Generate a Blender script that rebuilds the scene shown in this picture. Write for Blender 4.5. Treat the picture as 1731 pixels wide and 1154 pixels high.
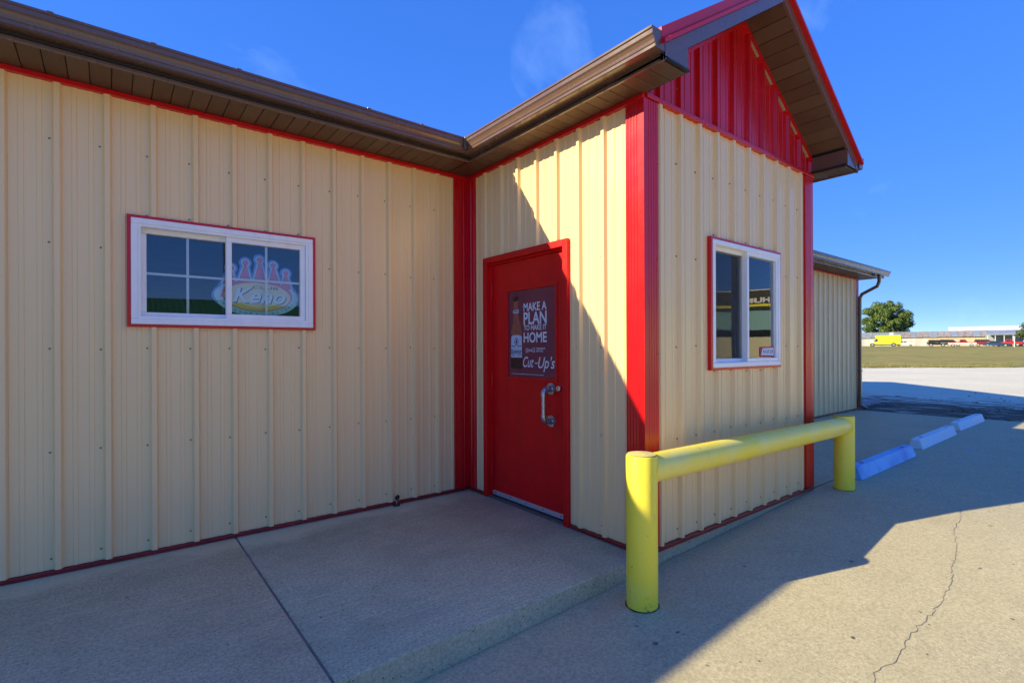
import bpy, bmesh, math, random
from mathutils import Vector, Matrix, noise
R = math.radians
random.seed(7)
for o in list(bpy.data.objects): bpy.data.objects.remove(o)
scene = bpy.context.scene
COL = scene.collection

# ------------------------------------------------------------------ camera
YAW, ROLL = 0.6668, -0.0040
cam_d = bpy.data.cameras.new('camera'); cam = bpy.data.objects.new('camera', cam_d); COL.objects.link(cam)
f0 = Vector((math.sin(YAW), math.cos(YAW), 0)); r0 = Vector((math.cos(YAW), -math.sin(YAW), 0)); u0 = Vector((0, 0, 1))
cr = r0*math.cos(ROLL) + u0*math.sin(ROLL); cu = -r0*math.sin(ROLL) + u0*math.cos(ROLL)
CAM = Vector((-2.610, -3.955, 1.282))
cam.matrix_world = Matrix(((cr.x, cu.x, -f0.x, CAM.x), (cr.y, cu.y, -f0.y, CAM.y), (cr.z, cu.z, -f0.z, CAM.z), (0, 0, 0, 1)))
cam_d.sensor_width = 36; cam_d.lens = 17.93; cam_d.shift_y = 0.00816
cam_d.clip_start = 0.05; cam_d.clip_end = 4000
scene.camera = cam

# ------------------------------------------------------------------ sky + sun
SUN_DIR = Vector((1.89, -0.698, -1.0)).normalized()          # direction the light travels
SUN_EL = math.asin(-SUN_DIR.z)
SUN_AZ = math.atan2(-SUN_DIR.x, -SUN_DIR.y)                  # clockwise from +Y
world = bpy.data.worlds.new('World'); scene.world = world; world.use_nodes = True
wt = world.node_tree; wt.nodes.clear()
wo = wt.nodes.new('ShaderNodeOutputWorld'); bg = wt.nodes.new('ShaderNodeBackground')
sky = wt.nodes.new('ShaderNodeTexSky'); sky.sky_type = 'NISHITA'; sky.sun_disc = False
sky.sun_elevation = SUN_EL; sky.sun_rotation = SUN_AZ
sky.air_density = 0.4; sky.dust_density = 0.0; sky.ozone_density = 1.5
# the same grade over the whole dome: soft shoulder on the brightness (hue kept) and a little more contrast
gm = wt.nodes.new('ShaderNodeGamma'); gm.inputs['Gamma'].default_value = 1.05; wt.links.new(sky.outputs[0], gm.inputs[0])
sp = wt.nodes.new('ShaderNodeSeparateColor'); wt.links.new(gm.outputs[0], sp.inputs[0])
ml = wt.nodes.new('ShaderNodeMath'); ml.operation = 'MULTIPLY_ADD'; ml.inputs[1].default_value = 1.0; ml.inputs[2].default_value = 1.0; wt.links.new(sp.outputs[2], ml.inputs[0])
iv = wt.nodes.new('ShaderNodeMath'); iv.operation = 'DIVIDE'; iv.inputs[0].default_value = 2.5; wt.links.new(ml.outputs[0], iv.inputs[1])
vs_ = wt.nodes.new('ShaderNodeVectorMath'); vs_.operation = 'SCALE'; wt.links.new(gm.outputs[0], vs_.inputs[0]); wt.links.new(iv.outputs[0], vs_.inputs['Scale'])
hs = wt.nodes.new('ShaderNodeHueSaturation'); hs.inputs['Saturation'].default_value = 1.25; hs.inputs['Hue'].default_value = 0.512; hs.inputs['Value'].default_value = 1.0
wt.links.new(vs_.outputs[0], hs.inputs['Color'])
# thin cirrus wisps high in the sky
tc = wt.nodes.new('ShaderNodeTexCoord'); mp = wt.nodes.new('ShaderNodeMapping')
mp.inputs['Scale'].default_value = (1.6, 5.0, 4.2); mp.inputs['Rotation'].default_value = (0.35, 0.25, 0.55); mp.inputs['Location'].default_value = (12.1, 5.3, 1.2)
wt.links.new(tc.outputs['Generated'], mp.inputs['Vector'])
n1 = wt.nodes.new('ShaderNodeTexNoise'); n1.inputs['Scale'].default_value = 1.35; n1.inputs['Detail'].default_value = 8
n1.inputs['Roughness'].default_value = 0.55; n1.inputs['Distortion'].default_value = 0.25
wt.links.new(mp.outputs[0], n1.inputs['Vector'])
rp = wt.nodes.new('ShaderNodeValToRGB'); rp.color_ramp.elements[0].position = 0.60; rp.color_ramp.elements[1].position = 1.0
rp.color_ramp.elements[1].color = (0.20, 0.20, 0.20, 1)
wt.links.new(n1.outputs['Fac'], rp.inputs[0])
mx = wt.nodes.new('ShaderNodeMixRGB'); mx.inputs[2].default_value = (2.6, 3.6, 4.6, 1)
wt.links.new(rp.outputs[0], mx.inputs[0]); wt.links.new(hs.outputs[0], mx.inputs[1])
wt.links.new(mx.outputs[0], bg.inputs[0]); bg.inputs[1].default_value = 0.15
wt.links.new(bg.outputs[0], wo.inputs[0])
sl = bpy.data.lights.new('sun', 'SUN'); sl.energy = 2.2; sl.angle = R(0.5); sl.color = (1.0, 0.87, 0.54)
so = bpy.data.objects.new('sun', sl); COL.objects.link(so); so.location = (-20, 8, 14)
so.rotation_euler = SUN_DIR.to_track_quat('-Z', 'Y').to_euler()
scene.view_settings.view_transform = 'Standard'; scene.view_settings.look = 'None'
scene.view_settings.gamma = 1.0; scene.view_settings.use_curve_mapping = False
scene.view_settings.exposure = 2.0
scene.cycles.max_bounces = 8; scene.cycles.transparent_max_bounces = 12

# ------------------------------------------------------------------ materials
M = {}
def pm(name, col, rough=0.5, metal=0.0, spec=0.5, var=0.0, vscale=3.0, bump=0.0, bscale=60.0, col2=None, stretch=None, coat=0.0, bdist=0.004):
    m = bpy.data.materials.new(name); m.use_nodes = True; nt = m.node_tree; b = nt.nodes['Principled BSDF']
    b.inputs['Base Color'].default_value = (*col, 1); b.inputs['Roughness'].default_value = rough
    b.inputs['Metallic'].default_value = metal; b.inputs['Specular IOR Level'].default_value = spec
    if coat: b.inputs['Coat Weight'].default_value = coat; b.inputs['Coat Roughness'].default_value = 0.12
    if var or bump:
        t = nt.nodes.new('ShaderNodeTexCoord'); mpn = nt.nodes.new('ShaderNodeMapping'); nt.links.new(t.outputs['Object'], mpn.inputs[0])
        if stretch: mpn.inputs['Scale'].default_value = stretch
    if var:
        n = nt.nodes.new('ShaderNodeTexNoise'); n.inputs['Scale'].default_value = vscale; n.inputs['Detail'].default_value = 6; n.inputs['Roughness'].default_value = 0.6
        nt.links.new(mpn.outputs[0], n.inputs['Vector'])
        r = nt.nodes.new('ShaderNodeValToRGB'); c2 = col2 or tuple(c*(1-var) for c in col); c1 = col if col2 else tuple(min(1, c*(1+var*0.6)) for c in col)
        r.color_ramp.elements[0].position = 0.34; r.color_ramp.elements[1].position = 0.66
        r.color_ramp.elements[0].color = (*c2, 1); r.color_ramp.elements[1].color = (*c1, 1)
        nt.links.new(n.outputs['Fac'], r.inputs[0]); nt.links.new(r.outputs[0], b.inputs['Base Color'])
    if bump:
        n = nt.nodes.new('ShaderNodeTexNoise'); n.inputs['Scale'].default_value = bscale; n.inputs['Detail'].default_value = 4 if bscale > 10 else 0
        nt.links.new(mpn.outputs[0], n.inputs['Vector'])
        bp = nt.nodes.new('ShaderNodeBump'); bp.inputs['Strength'].default_value = bump; bp.inputs['Distance'].default_value = bdist
        nt.links.new(n.outputs['Fac'], bp.inputs['Height']); nt.links.new(bp.outputs[0], b.inputs['Normal'])
    M[name] = m; return m
pm('beige', (0.88, 0.64, 0.325), 0.27, var=0.02, vscale=0.8, bump=0.10, bscale=1.6, stretch=(1, 1, 0.35), bdist=0.02)
pm('beige_far', (0.88, 0.64, 0.325), 0.36, var=0.08, vscale=1.2)
pm('red', (0.60, 0.005, 0.010), 0.24, var=0.10, vscale=2.5, bump=0.06, bscale=3.0, bdist=0.02)
pm('door_red', (0.66, 0.003, 0.006), 0.42, var=0.10, vscale=4.0, bump=0.05, bscale=40)
pm('brown', (0.14, 0.082, 0.060), 0.24, var=0.12, vscale=3.0, bump=0.04, bscale=5, bdist=0.01, coat=0.4)
pm('soffit', (0.115, 0.058, 0.034), 0.5, var=0.15, vscale=5.0)
pm('vinyl', (0.90, 0.89, 0.87), 0.35, var=0.03, vscale=8)
pm('muntin', (0.86, 0.88, 0.88), 0.4)
pm('red_dirty_shaded', (0.26, 0.012, 0.016), 0.4, var=0.25, vscale=6)  # base trim red: dirt and the shade on it, both put into the colour
pm('black', (0.012, 0.012, 0.013), 0.5)
pm('screw', (0.22, 0.17, 0.11), 0.45, metal=0.3)
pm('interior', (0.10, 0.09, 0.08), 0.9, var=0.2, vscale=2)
pm('galv', (0.42, 0.45, 0.50), 0.34, metal=0.9, var=0.25, vscale=40, bump=0.15, bscale=120, bdist=0.002)
pm('chrome', (0.7, 0.68, 0.62), 0.2, metal=1.0)
pm('alu', (0.62, 0.64, 0.68), 0.38, metal=0.6)
pm('threshold', (0.16, 0.14, 0.13), 0.5, metal=0.4)
pm('foam', (0.42, 0.33, 0.20), 0.9)
pm('yellow_far', (0.80, 0.66, 0.02), 0.5); pm('tyre', (0.02, 0.02, 0.02), 0.8); pm('rim', (0.5, 0.5, 0.5), 0.35, metal=0.6)
pm('carglass', (0.02, 0.025, 0.03), 0.08); pm('car_black', (0.015, 0.015, 0.018), 0.25); pm('car_red', (0.45, 0.02, 0.02), 0.28)
pm('car_white', (0.75, 0.75, 0.74), 0.3); pm('car_blue', (0.02, 0.05, 0.13), 0.25); pm('car_blue2', (0.03, 0.12, 0.35), 0.28); pm('car_maroon', (0.2, 0.02, 0.03), 0.28)
pm('shed_wall', (0.46, 0.44, 0.41), 0.7, var=0.2, vscale=0.5, stretch=(1, 1, 0.2)); pm('shed_wall_warm', (0.52, 0.41, 0.27), 0.7, var=0.12, vscale=0.4, stretch=(1, 1, 0.2))
pm('tin', (0.30, 0.34, 0.38), 0.5, metal=0.2, var=0.2, vscale=0.6); pm('tin_light', (0.55, 0.58, 0.60), 0.5, var=0.1, vscale=0.6)
pm('tin_rust', (0.34, 0.36, 0.38), 0.6, var=0.4, vscale=0.9, col2=(0.24, 0.13, 0.08)); pm('white_roof', (0.80, 0.80, 0.78), 0.5)
pm('bark', (0.10, 0.075, 0.05), 0.9, var=0.3, vscale=6, bump=0.6, bscale=20, bdist=0.03)
pm('joint', (0.19, 0.18, 0.165), 0.95, var=0.4, vscale=5)
pm('paper_white', (0.62, 0.68, 0.76), 0.6); pm('poster_bg', (0.17, 0.028, 0.058), 0.30, var=0.12, vscale=3)
pm('bottle', (0.30, 0.10, 0.06), 0.3, var=0.3, vscale=30); pm('bottle_dark', (0.025, 0.010, 0.012), 0.3); pm('bottle_label', (0.45, 0.55, 0.72), 0.5); pm('ink', (0.03, 0.04, 0.09), 0.6)
pm('teal_wall', (0.22, 0.42, 0.45), 0.6); pm('cream_wall', (0.62, 0.58, 0.40), 0.7); pm('sign_yellow', (0.85, 0.72, 0.02), 0.6); pm('green_roof', (0.035, 0.12, 0.05), 0.5)
pm('cardred', (0.50, 0.02, 0.05), 0.6)
pm('k_blue', (0.16, 0.34, 0.85), 0.6); pm('k_light', (0.62, 0.86, 0.95), 0.6); pm('k_red', (0.80, 0.24, 0.34), 0.6); pm('k_cream', (0.90, 0.82, 0.50), 0.6)
pm('k_gold', (0.85, 0.72, 0.12), 0.6); pm('k_white', (0.82, 0.92, 0.96), 0.6); pm('k_ink', (0.06, 0.08, 0.12), 0.6); pm('k_mint', (0.45, 0.85, 0.78), 0.6)

M['door_red'].node_tree.nodes['Principled BSDF'].inputs['Specular IOR Level'].default_value = 0.3
def weather(name, streak, amt, scale=(26, 26, 0.6), blot=0.06):
    nt = M[name].node_tree; b = nt.nodes['Principled BSDF']; src = b.inputs['Base Color'].links[0].from_socket
    t = nt.nodes.new('ShaderNodeTexCoord'); m = nt.nodes.new('ShaderNodeMapping'); m.inputs['Scale'].default_value = scale; nt.links.new(t.outputs['Object'], m.inputs[0])
    n = nt.nodes.new('ShaderNodeTexNoise'); n.inputs['Scale'].default_value = 1.0; n.inputs['Detail'].default_value = 5; nt.links.new(m.outputs[0], n.inputs['Vector'])
    r = nt.nodes.new('ShaderNodeValToRGB'); r.color_ramp.elements[0].position = 0.52; r.color_ramp.elements[1].position = 0.78; r.color_ramp.elements[1].color = (amt, amt, amt, 1); nt.links.new(n.outputs['Fac'], r.inputs[0])
    x = nt.nodes.new('ShaderNodeMixRGB'); x.inputs[2].default_value = (*streak, 1); nt.links.new(r.outputs[0], x.inputs[0]); nt.links.new(src, x.inputs[1])
    n2 = nt.nodes.new('ShaderNodeTexNoise'); n2.inputs['Scale'].default_value = 5.0; n2.inputs['Detail'].default_value = 7; n2.inputs['Roughness'].default_value = 0.7; nt.links.new(t.outputs['Object'], n2.inputs['Vector'])
    r2 = nt.nodes.new('ShaderNodeMapRange'); r2.inputs[1].default_value = 0.3; r2.inputs[2].default_value = 0.75; r2.inputs[3].default_value = b.inputs['Roughness'].default_value-blot; r2.inputs[4].default_value = b.inputs['Roughness'].default_value+blot*1.6
    nt.links.new(n2.outputs['Fac'], r2.inputs[0]); nt.links.new(r2.outputs[0], b.inputs['Roughness']); nt.links.new(x.outputs[0], b.inputs['Base Color'])
weather('red', (0.40, 0.02, 0.02), 0.3, (20, 20, 0.5), 0.03); weather('door_red', (0.42, 0.01, 0.012), 0.5, (9, 9, 2.0)); weather('vinyl', (0.70, 0.68, 0.62), 0.35); weather('brown', (0.10, 0.07, 0.055), 0.5, (3, 3, 3))
def leafmat(name, c1, c2, tr=0.25):
    m = bpy.data.materials.new(name); m.use_nodes = True; nt = m.node_tree; b = nt.nodes['Principled BSDF']
    g = nt.nodes.new('ShaderNodeNewGeometry'); r = nt.nodes.new('ShaderNodeValToRGB')
    r.color_ramp.elements[0].color = (*c1, 1); r.color_ramp.elements[1].color = (*c2, 1)
    nt.links.new(g.outputs['Random Per Island'], r.inputs[0]); nt.links.new(r.outputs[0], b.inputs['Base Color'])
    b.inputs['Roughness'].default_value = 0.55
    t = nt.nodes.new('ShaderNodeBsdfTranslucent'); nt.links.new(r.outputs[0], t.inputs[0]); ms = nt.nodes.new('ShaderNodeMixShader'); ms.inputs[0].default_value = tr
    nt.links.new(b.outputs[0], ms.inputs[1]); nt.links.new(t.outputs[0], ms.inputs[2]); nt.links.new(ms.outputs[0], nt.nodes['Material Output'].inputs[0])
    M[name] = m
leafmat('leaves', (0.06, 0.115, 0.02), (0.17, 0.24, 0.05)); leafmat('leaves_pale', (0.06, 0.10, 0.03), (0.14, 0.17, 0.06))
leafmat('blade', (0.38, 0.30, 0.12), (0.16, 0.20, 0.05)); leafmat('litter', (0.05, 0.03, 0.016), (0.16, 0.11, 0.06), 0.1)

def glassmat(name, tint, refl=1.0, dark=0.0):
    m = bpy.data.materials.new(name); m.use_nodes = True; nt = m.node_tree; nt.nodes.remove(nt.nodes['Principled BSDF'])
    t = nt.nodes.new('ShaderNodeBsdfTransparent'); t.inputs[0].default_value = (*tint, 1)
    g = nt.nodes.new('ShaderNodeBsdfGlossy'); g.inputs['Roughness'].default_value = 0.0; g.inputs[0].default_value = (refl, refl, refl, 1)
    # faint waviness of the sheet
    tcn = nt.nodes.new('ShaderNodeTexCoord'); nn = nt.nodes.new('ShaderNodeTexNoise'); nn.inputs['Scale'].default_value = 2.2; nn.inputs['Detail'].default_value = 1
    nt.links.new(tcn.outputs['Object'], nn.inputs['Vector']); bp = nt.nodes.new('ShaderNodeBump'); bp.inputs['Strength'].default_value = 0.25; bp.inputs['Distance'].default_value = 0.004
    nt.links.new(nn.outputs['Fac'], bp.inputs['Height']); nt.links.new(bp.outputs[0], g.inputs['Normal'])
    fr = nt.nodes.new('ShaderNodeFresnel'); fr.inputs[0].default_value = 1.66
    ms = nt.nodes.new('ShaderNodeMixShader'); nt.links.new(fr.outputs[0], ms.inputs[0]); nt.links.new(t.outputs[0], ms.inputs[1]); nt.links.new(g.outputs[0], ms.inputs[2])
    nt.links.new(ms.outputs[0], nt.nodes['Material Output'].inputs[0]); M[name] = m
glassmat('glass', (0.95, 0.97, 0.98))
def screenmat():
    m = bpy.data.materials.new('screen_mesh'); m.use_nodes = True; nt = m.node_tree; b = nt.nodes['Principled BSDF']; b.inputs['Base Color'].default_value = (0.05, 0.055, 0.06, 1); b.inputs['Roughness'].default_value = 0.8
    t = nt.nodes.new('ShaderNodeBsdfTransparent'); ms = nt.nodes.new('ShaderNodeMixShader'); ms.inputs[0].default_value = 0.16
    nt.links.new(t.outputs[0], ms.inputs[1]); nt.links.new(b.outputs[0], ms.inputs[2]); nt.links.new(ms.outputs[0], nt.nodes['Material Output'].inputs[0]); M['screen_mesh'] = m
screenmat()

def nodes_mix(nt, fac, a, b):
    x = nt.nodes.new('ShaderNodeMixRGB')
    for i, v in ((0, fac), (1, a), (2, b)):
        if isinstance(v, tuple): x.inputs[i].default_value = (*v, 1) if len(v) == 3 else v
        elif isinstance(v, float): x.inputs[i].default_value = v
        else: nt.links.new(v, x.inputs[i])
    return x.outputs[0]
def ramp(nt, src, p0, p1, c0=(0, 0, 0), c1=(1, 1, 1)):
    r = nt.nodes.new('ShaderNodeValToRGB'); r.color_ramp.elements[0].position = p0; r.color_ramp.elements[1].position = p1
    r.color_ramp.elements[0].color = (*c0, 1); r.color_ramp.elements[1].color = (*c1, 1); nt.links.new(src, r.inputs[0]); return r.outputs[0]
def tnoise(nt, vec, scale, detail=5, rough=0.6, dist=0.0):
    n = nt.nodes.new('ShaderNodeTexNoise'); n.inputs['Scale'].default_value = scale; n.inputs['Detail'].default_value = detail
    n.inputs['Roughness'].default_value = rough; n.inputs['Distortion'].default_value = dist; nt.links.new(vec, n.inputs['Vector']); return n.outputs['Fac']
def mapping(nt, scale=(1, 1, 1), rot=(0, 0, 0), loc=(0, 0, 0)):
    t = nt.nodes.new('ShaderNodeTexCoord'); m = nt.nodes.new('ShaderNodeMapping'); nt.links.new(t.outputs['Object'], m.inputs[0])
    m.inputs['Scale'].default_value = scale; m.inputs['Rotation'].default_value = rot; m.inputs['Location'].default_value = loc; return m.outputs[0]
def concrete(name, base, dark, speck_l, speck_d, broom=0.0, speck_size=140.0, lo=0.035, seed=0.0):
    m = bpy.data.materials.new(name); m.use_nodes = True; nt = m.node_tree; b = nt.nodes['Principled BSDF']
    v = mapping(nt, loc=(seed, seed*0.7, 0))
    big = ramp(nt, tnoise(nt, v, 0.75, 7, 0.68), 0.38, 0.64, dark, base)
    big = nodes_mix(nt, ramp(nt, tnoise(nt, mapping(nt, loc=(7, 3, 0)), 1.3, 6, 0.6, 0.6), 0.60, 0.74, (0, 0, 0), (0.38, 0.38, 0.38)), big, tuple(x*0.55 for x in dark))
    mid = tnoise(nt, v, 7.0, 6, 0.7); c = nodes_mix(nt, ramp(nt, mid, 0.35, 0.75, (0, 0, 0), (0.45, 0.45, 0.45)), big, tuple(x*1.22 for x in base))
    fine = tnoise(nt, v, 58.0, 4, 0.9); c = nodes_mix(nt, ramp(nt, fine, 0.38, 0.62, (0.78, 0.78, 0.78), (0, 0, 0)), c, tuple(x*0.60 for x in dark))
    # aggregate: pale and dark grains
    vo = nt.nodes.new('ShaderNodeTexVoronoi'); vo.inputs['Scale'].default_value = speck_size; nt.links.new(v, vo.inputs['Vector'])
    sep = nt.nodes.new('ShaderNodeSeparateColor'); nt.links.new(vo.outputs['Color'], sep.inputs[0])
    patch = ramp(nt, tnoise(nt, v, 1.7, 4), 0.42, 0.62)
    near = ramp(nt, vo.outputs['Distance'], 0.25, 0.42, (1, 1, 1), (0, 0, 0))
    def gate(ch, p):
        g = ramp(nt, sep.outputs[ch], p, p+0.01); mm = nt.nodes.new('ShaderNodeMath'); mm.operation = 'MULTIPLY'; nt.links.new(g, mm.inputs[0]); nt.links.new(near, mm.inputs[1]); return mm.outputs[0]
    gl = gate(0, 1-lo*2.2); mm = nt.nodes.new('ShaderNodeMath'); mm.operation = 'MULTIPLY'; nt.links.new(gl, mm.inputs[0]); nt.links.new(patch, mm.inputs[1])
    c = nodes_mix(nt, mm.outputs[0], c, speck_l); c = nodes_mix(nt, gate(1, 1-lo), c, speck_d)
    hgt = fine
    if broom:
        vb = mapping(nt, scale=(2.2, 60, 1), rot=(0, 0, R(5)))
        br = tnoise(nt, vb, 1.0, 4, 0.7); pm_ = ramp(nt, tnoise(nt, v, 0.9, 5), 0.40, 0.66)
        mm2 = nt.nodes.new('ShaderNodeMath'); mm2.operation = 'MULTIPLY'; nt.links.new(ramp(nt, br, 0.5, 0.78, (0, 0, 0), (broom, broom, broom)), mm2.inputs[0]); nt.links.new(pm_, mm2.inputs[1])
        c = nodes_mix(nt, mm2.outputs[0], c, tuple(min(1, x*1.5) for x in base))
        # paler washed strip along the foot of the wall
        tw = nt.nodes.new('ShaderNodeTexCoord'); sw = nt.nodes.new('ShaderNodeSeparateXYZ'); nt.links.new(tw.outputs['Object'], sw.inputs[0])
        aw = nt.nodes.new('ShaderNodeMath'); aw.operation = 'MULTIPLY_ADD'; aw.inputs[1].default_value = 0.60; nt.links.new(tnoise(nt, v, 2.5, 5), aw.inputs[0]); nt.links.new(sw.outputs[1], aw.inputs[2])
        c = nodes_mix(nt, ramp(nt, aw.outputs[0], 0.0, 0.16, (0, 0, 0), (0.5, 0.5, 0.5)), c, tuple(min(1, x*1.28) for x in base))
        ad = nt.nodes.new('ShaderNodeMath'); ad.operation = 'ADD'; nt.links.new(fine, ad.inputs[0]); nt.links.new(br, ad.inputs[1]); hgt = ad.outputs[0]
    nt.links.new(c, b.inputs['Base Color']); b.inputs['Roughness'].default_value = 0.82; b.inputs['Specular IOR Level'].default_value = 0.35
    bp = nt.nodes.new('ShaderNodeBump'); bp.inputs['Strength'].default_value = 0.55; bp.inputs['Distance'].default_value = 0.0035
    nt.links.new(hgt, bp.inputs['Height']); nt.links.new(bp.outputs[0], b.inputs['Normal']); M[name] = m
concrete('pavement', (0.61, 0.53, 0.325), (0.51, 0.445, 0.28), (0.74, 0.70, 0.58), (0.24, 0.21, 0.16), speck_size=135, lo=0.05)
concrete('slab', (0.64, 0.615, 0.39), (0.42, 0.40, 0.265), (0.80, 0.78, 0.72), (0.08, 0.075, 0.07), broom=0.6, speck_size=120, lo=0.055, seed=3.0)
concrete('curb', (0.60, 0.53, 0.32), (0.48, 0.42, 0.26), (0.45, 0.42, 0.36), (0.06, 0.055, 0.05), speck_size=70, lo=0.05, seed=9.0)

def gravel():
    m = bpy.data.materials.new('gravel'); m.use_nodes = True; nt = m.node_tree; b = nt.nodes['Principled BSDF']
    v = mapping(nt)
    c = ramp(nt, tnoise(nt, v, 0.25, 6), 0.35, 0.7, (0.66, 0.62, 0.48), (0.80, 0.755, 0.60))
    c = nodes_mix(nt, ramp(nt, tnoise(nt, v, 22, 4, 0.8), 0.4, 0.7, (0.5, 0.5, 0.5), (0, 0, 0)), c, (0.54, 0.50, 0.38))
    # dirt and old mulch washed into streaks beside the apron
    vs = mapping(nt, scale=(2.0, 0.40, 1)); t = nt.nodes.new('ShaderNodeTexCoord'); sx = nt.nodes.new('ShaderNodeSeparateXYZ'); nt.links.new(t.outputs['Object'], sx.inputs[0])
    mr = nt.nodes.new('ShaderNodeMapRange'); mr.inputs[1].default_value = 17.0; mr.inputs[2].default_value = 11.5; mr.clamp = True; nt.links.new(sx.outputs[0], mr.inputs[0])
    ad = nt.nodes.new('ShaderNodeMath'); ad.operation = 'MULTIPLY_ADD'; ad.inputs[1].default_value = 0.30; nt.links.new(mr.outputs[0], ad.inputs[0]); nt.links.new(tnoise(nt, vs, 2.2, 7, 0.75), ad.inputs[2])
    g1 = ramp(nt, ad.outputs[0], 0.68, 0.74)
    mr2 = nt.nodes.new('ShaderNodeMath'); mr2.operation = 'GREATER_THAN'; mr2.inputs[1].default_value = 0.02; nt.links.new(mr.outputs[0], mr2.inputs[0])
    mm = nt.nodes.new('ShaderNodeMath'); mm.operation = 'MULTIPLY'; nt.links.new(g1, mm.inputs[0]); nt.links.new(mr2.outputs[0], mm.inputs[1])
    c = nodes_mix(nt, mm.outputs[0], c, (0.10, 0.075, 0.05))
    nt.links.new(c, b.inputs['Base Color']); b.inputs['Roughness'].default_value = 0.95
    bp = nt.nodes.new('ShaderNodeBump'); bp.inputs['Strength'].default_value = 0.7; bp.inputs['Distance'].default_value = 0.03; nt.links.new(tnoise(nt, v, 14, 5, 0.8), bp.inputs['Height']); nt.links.new(bp.outputs[0], b.inputs['Normal'])
    M['gravel'] = m
gravel()
def grassmat():
    m = bpy.data.materials.new('grass'); m.use_nodes = True; nt = m.node_tree; b = nt.nodes['Principled BSDF']
    v = mapping(nt); vs = mapping(nt, scale=(0.5, 0.10, 1), rot=(0, 0, -YAW))
    c = ramp(nt, tnoise(nt, vs, 0.5, 7, 0.65), 0.36, 0.62, (0.25, 0.215, 0.035), (0.42, 0.33, 0.085))
    c = nodes_mix(nt, ramp(nt, tnoise(nt, v, 0.35, 6, 0.7), 0.50, 0.62), c, (0.13, 0.19, 0.03))
    c = nodes_mix(nt, ramp(nt, tnoise(nt, v, 4, 4, 0.8), 0.4, 0.7, (0.45, 0.45, 0.45), (0, 0, 0)), c, (0.20, 0.165, 0.04))
    nt.links.new(c, b.inputs['Base Color']); b.inputs['Roughness'].default_value = 0.95
    bp = nt.nodes.new('ShaderNodeBump'); bp.inputs['Strength'].default_value = 0.8; bp.inputs['Distance'].default_value = 0.15; nt.links.new(tnoise(nt, v, 3, 6, 0.8), bp.inputs['Height']); nt.links.new(bp.outputs[0], b.inputs['Normal'])
    M['grass'] = m
grassmat()
def paintmat(name, col, chip, worn, rough=0.45, chip_p=0.70, wear_p=0.6, scale=9.0):
    m = bpy.data.materials.new(name); m.use_nodes = True; nt = m.node_tree; b = nt.nodes['Principled BSDF']; v = mapping(nt)
    c = nodes_mix(nt, ramp(nt, tnoise(nt, v, 3.0, 6, 0.7), wear_p-0.12, wear_p+0.15), col, worn)
    c = nodes_mix(nt, ramp(nt, tnoise(nt, v, scale*4, 6, 0.75), chip_p, chip_p+0.02), c, chip)
    if name.startswith('yellow'):
        tz = nt.nodes.new('ShaderNodeTexCoord'); sz = nt.nodes.new('ShaderNodeSeparateXYZ'); nt.links.new(tz.outputs['Object'], sz.inputs[0])
        mz = nt.nodes.new('ShaderNodeMapRange'); mz.inputs[1].default_value = 0.16; mz.inputs[2].default_value = -0.12; mz.inputs[3].default_value = 0.0; mz.inputs[4].default_value = 0.22; nt.links.new(sz.outputs[2], mz.inputs[0])
        az = nt.nodes.new('ShaderNodeMath'); az.operation = 'ADD'; nt.links.new(mz.outputs[0], az.inputs[0]); nt.links.new(tnoise(nt, v, 26, 6, 0.8), az.inputs[1])
        c = nodes_mix(nt, ramp(nt, az.outputs[0], 0.72, 0.80, (0, 0, 0), (0.75, 0.75, 0.75)), c, (0.20, 0.17, 0.09))
        c = nodes_mix(nt, ramp(nt, tnoise(nt, mapping(nt, scale=(6, 6, 1.2)), 4.0, 6, 0.75), 0.58, 0.72, (0, 0, 0), (0.4, 0.4, 0.4)), c, (0.48, 0.40, 0.12))
    nt.links.new(c, b.inputs['Base Color']); b.inputs['Roughness'].default_value = rough
    bp = nt.nodes.new('ShaderNodeBump'); bp.inputs['Strength'].default_value = 0.35; bp.inputs['Distance'].default_value = 0.003; nt.links.new(tnoise(nt, v, scale*3, 5), bp.inputs['Height']); nt.links.new(bp.outputs[0], b.inputs['Normal'])
    M[name] = m
paintmat('yellow', (0.98, 0.80, 0.05), (0.05, 0.045, 0.03), (0.90, 0.78, 0.16), 0.46, 0.665, 0.62, 7)
paintmat('yellow_rail', (0.98, 0.80, 0.05), (0.10, 0.08, 0.03), (0.93, 0.82, 0.24), 0.44, 0.66, 0.56, 7)
paintmat('yellow_top', (0.74, 0.66, 0.16), (0.10, 0.09, 0.05), (0.50, 0.46, 0.26), 0.8, 0.62, 0.5, 9)
paintmat('stop_blue', (0.20, 0.56, 0.92), (0.42, 0.42, 0.40), (0.12, 0.28, 0.70), 0.6, 0.68, 0.56, 6)
paintmat('stop_worn', (0.50, 0.74, 0.90), (0.70, 0.68, 0.60), (0.66, 0.76, 0.80), 0.7, 0.58, 0.50, 6)
paintmat('stop_grey', (0.24, 0.27, 0.32), (0.30, 0.29, 0.28), (0.22, 0.24, 0.27), 0.8, 0.56, 0.48, 6)
def ventmat():
    m = bpy.data.materials.new('soffit_vent'); m.use_nodes = True; nt = m.node_tree; b = nt.nodes['Principled BSDF']
    v = mapping(nt, scale=(110, 110, 0.001), rot=(0, 0, R(45)))
    vo = nt.nodes.new('ShaderNodeTexVoronoi'); vo.inputs['Scale'].default_value = 1.0; vo.inputs['Randomness'].default_value = 0.0; nt.links.new(v, vo.inputs['Vector'])
    c = nodes_mix(nt, ramp(nt, vo.outputs['Distance'], 0.28, 0.36, (1, 1, 1), (0, 0, 0)), (0.18, 0.10, 0.06), (0.025, 0.015, 0.01))
    nt.links.new(c, b.inputs['Base Color']); b.inputs['Roughness'].default_value = 0.5; M['soffit_vent'] = m
ventmat()

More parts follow.
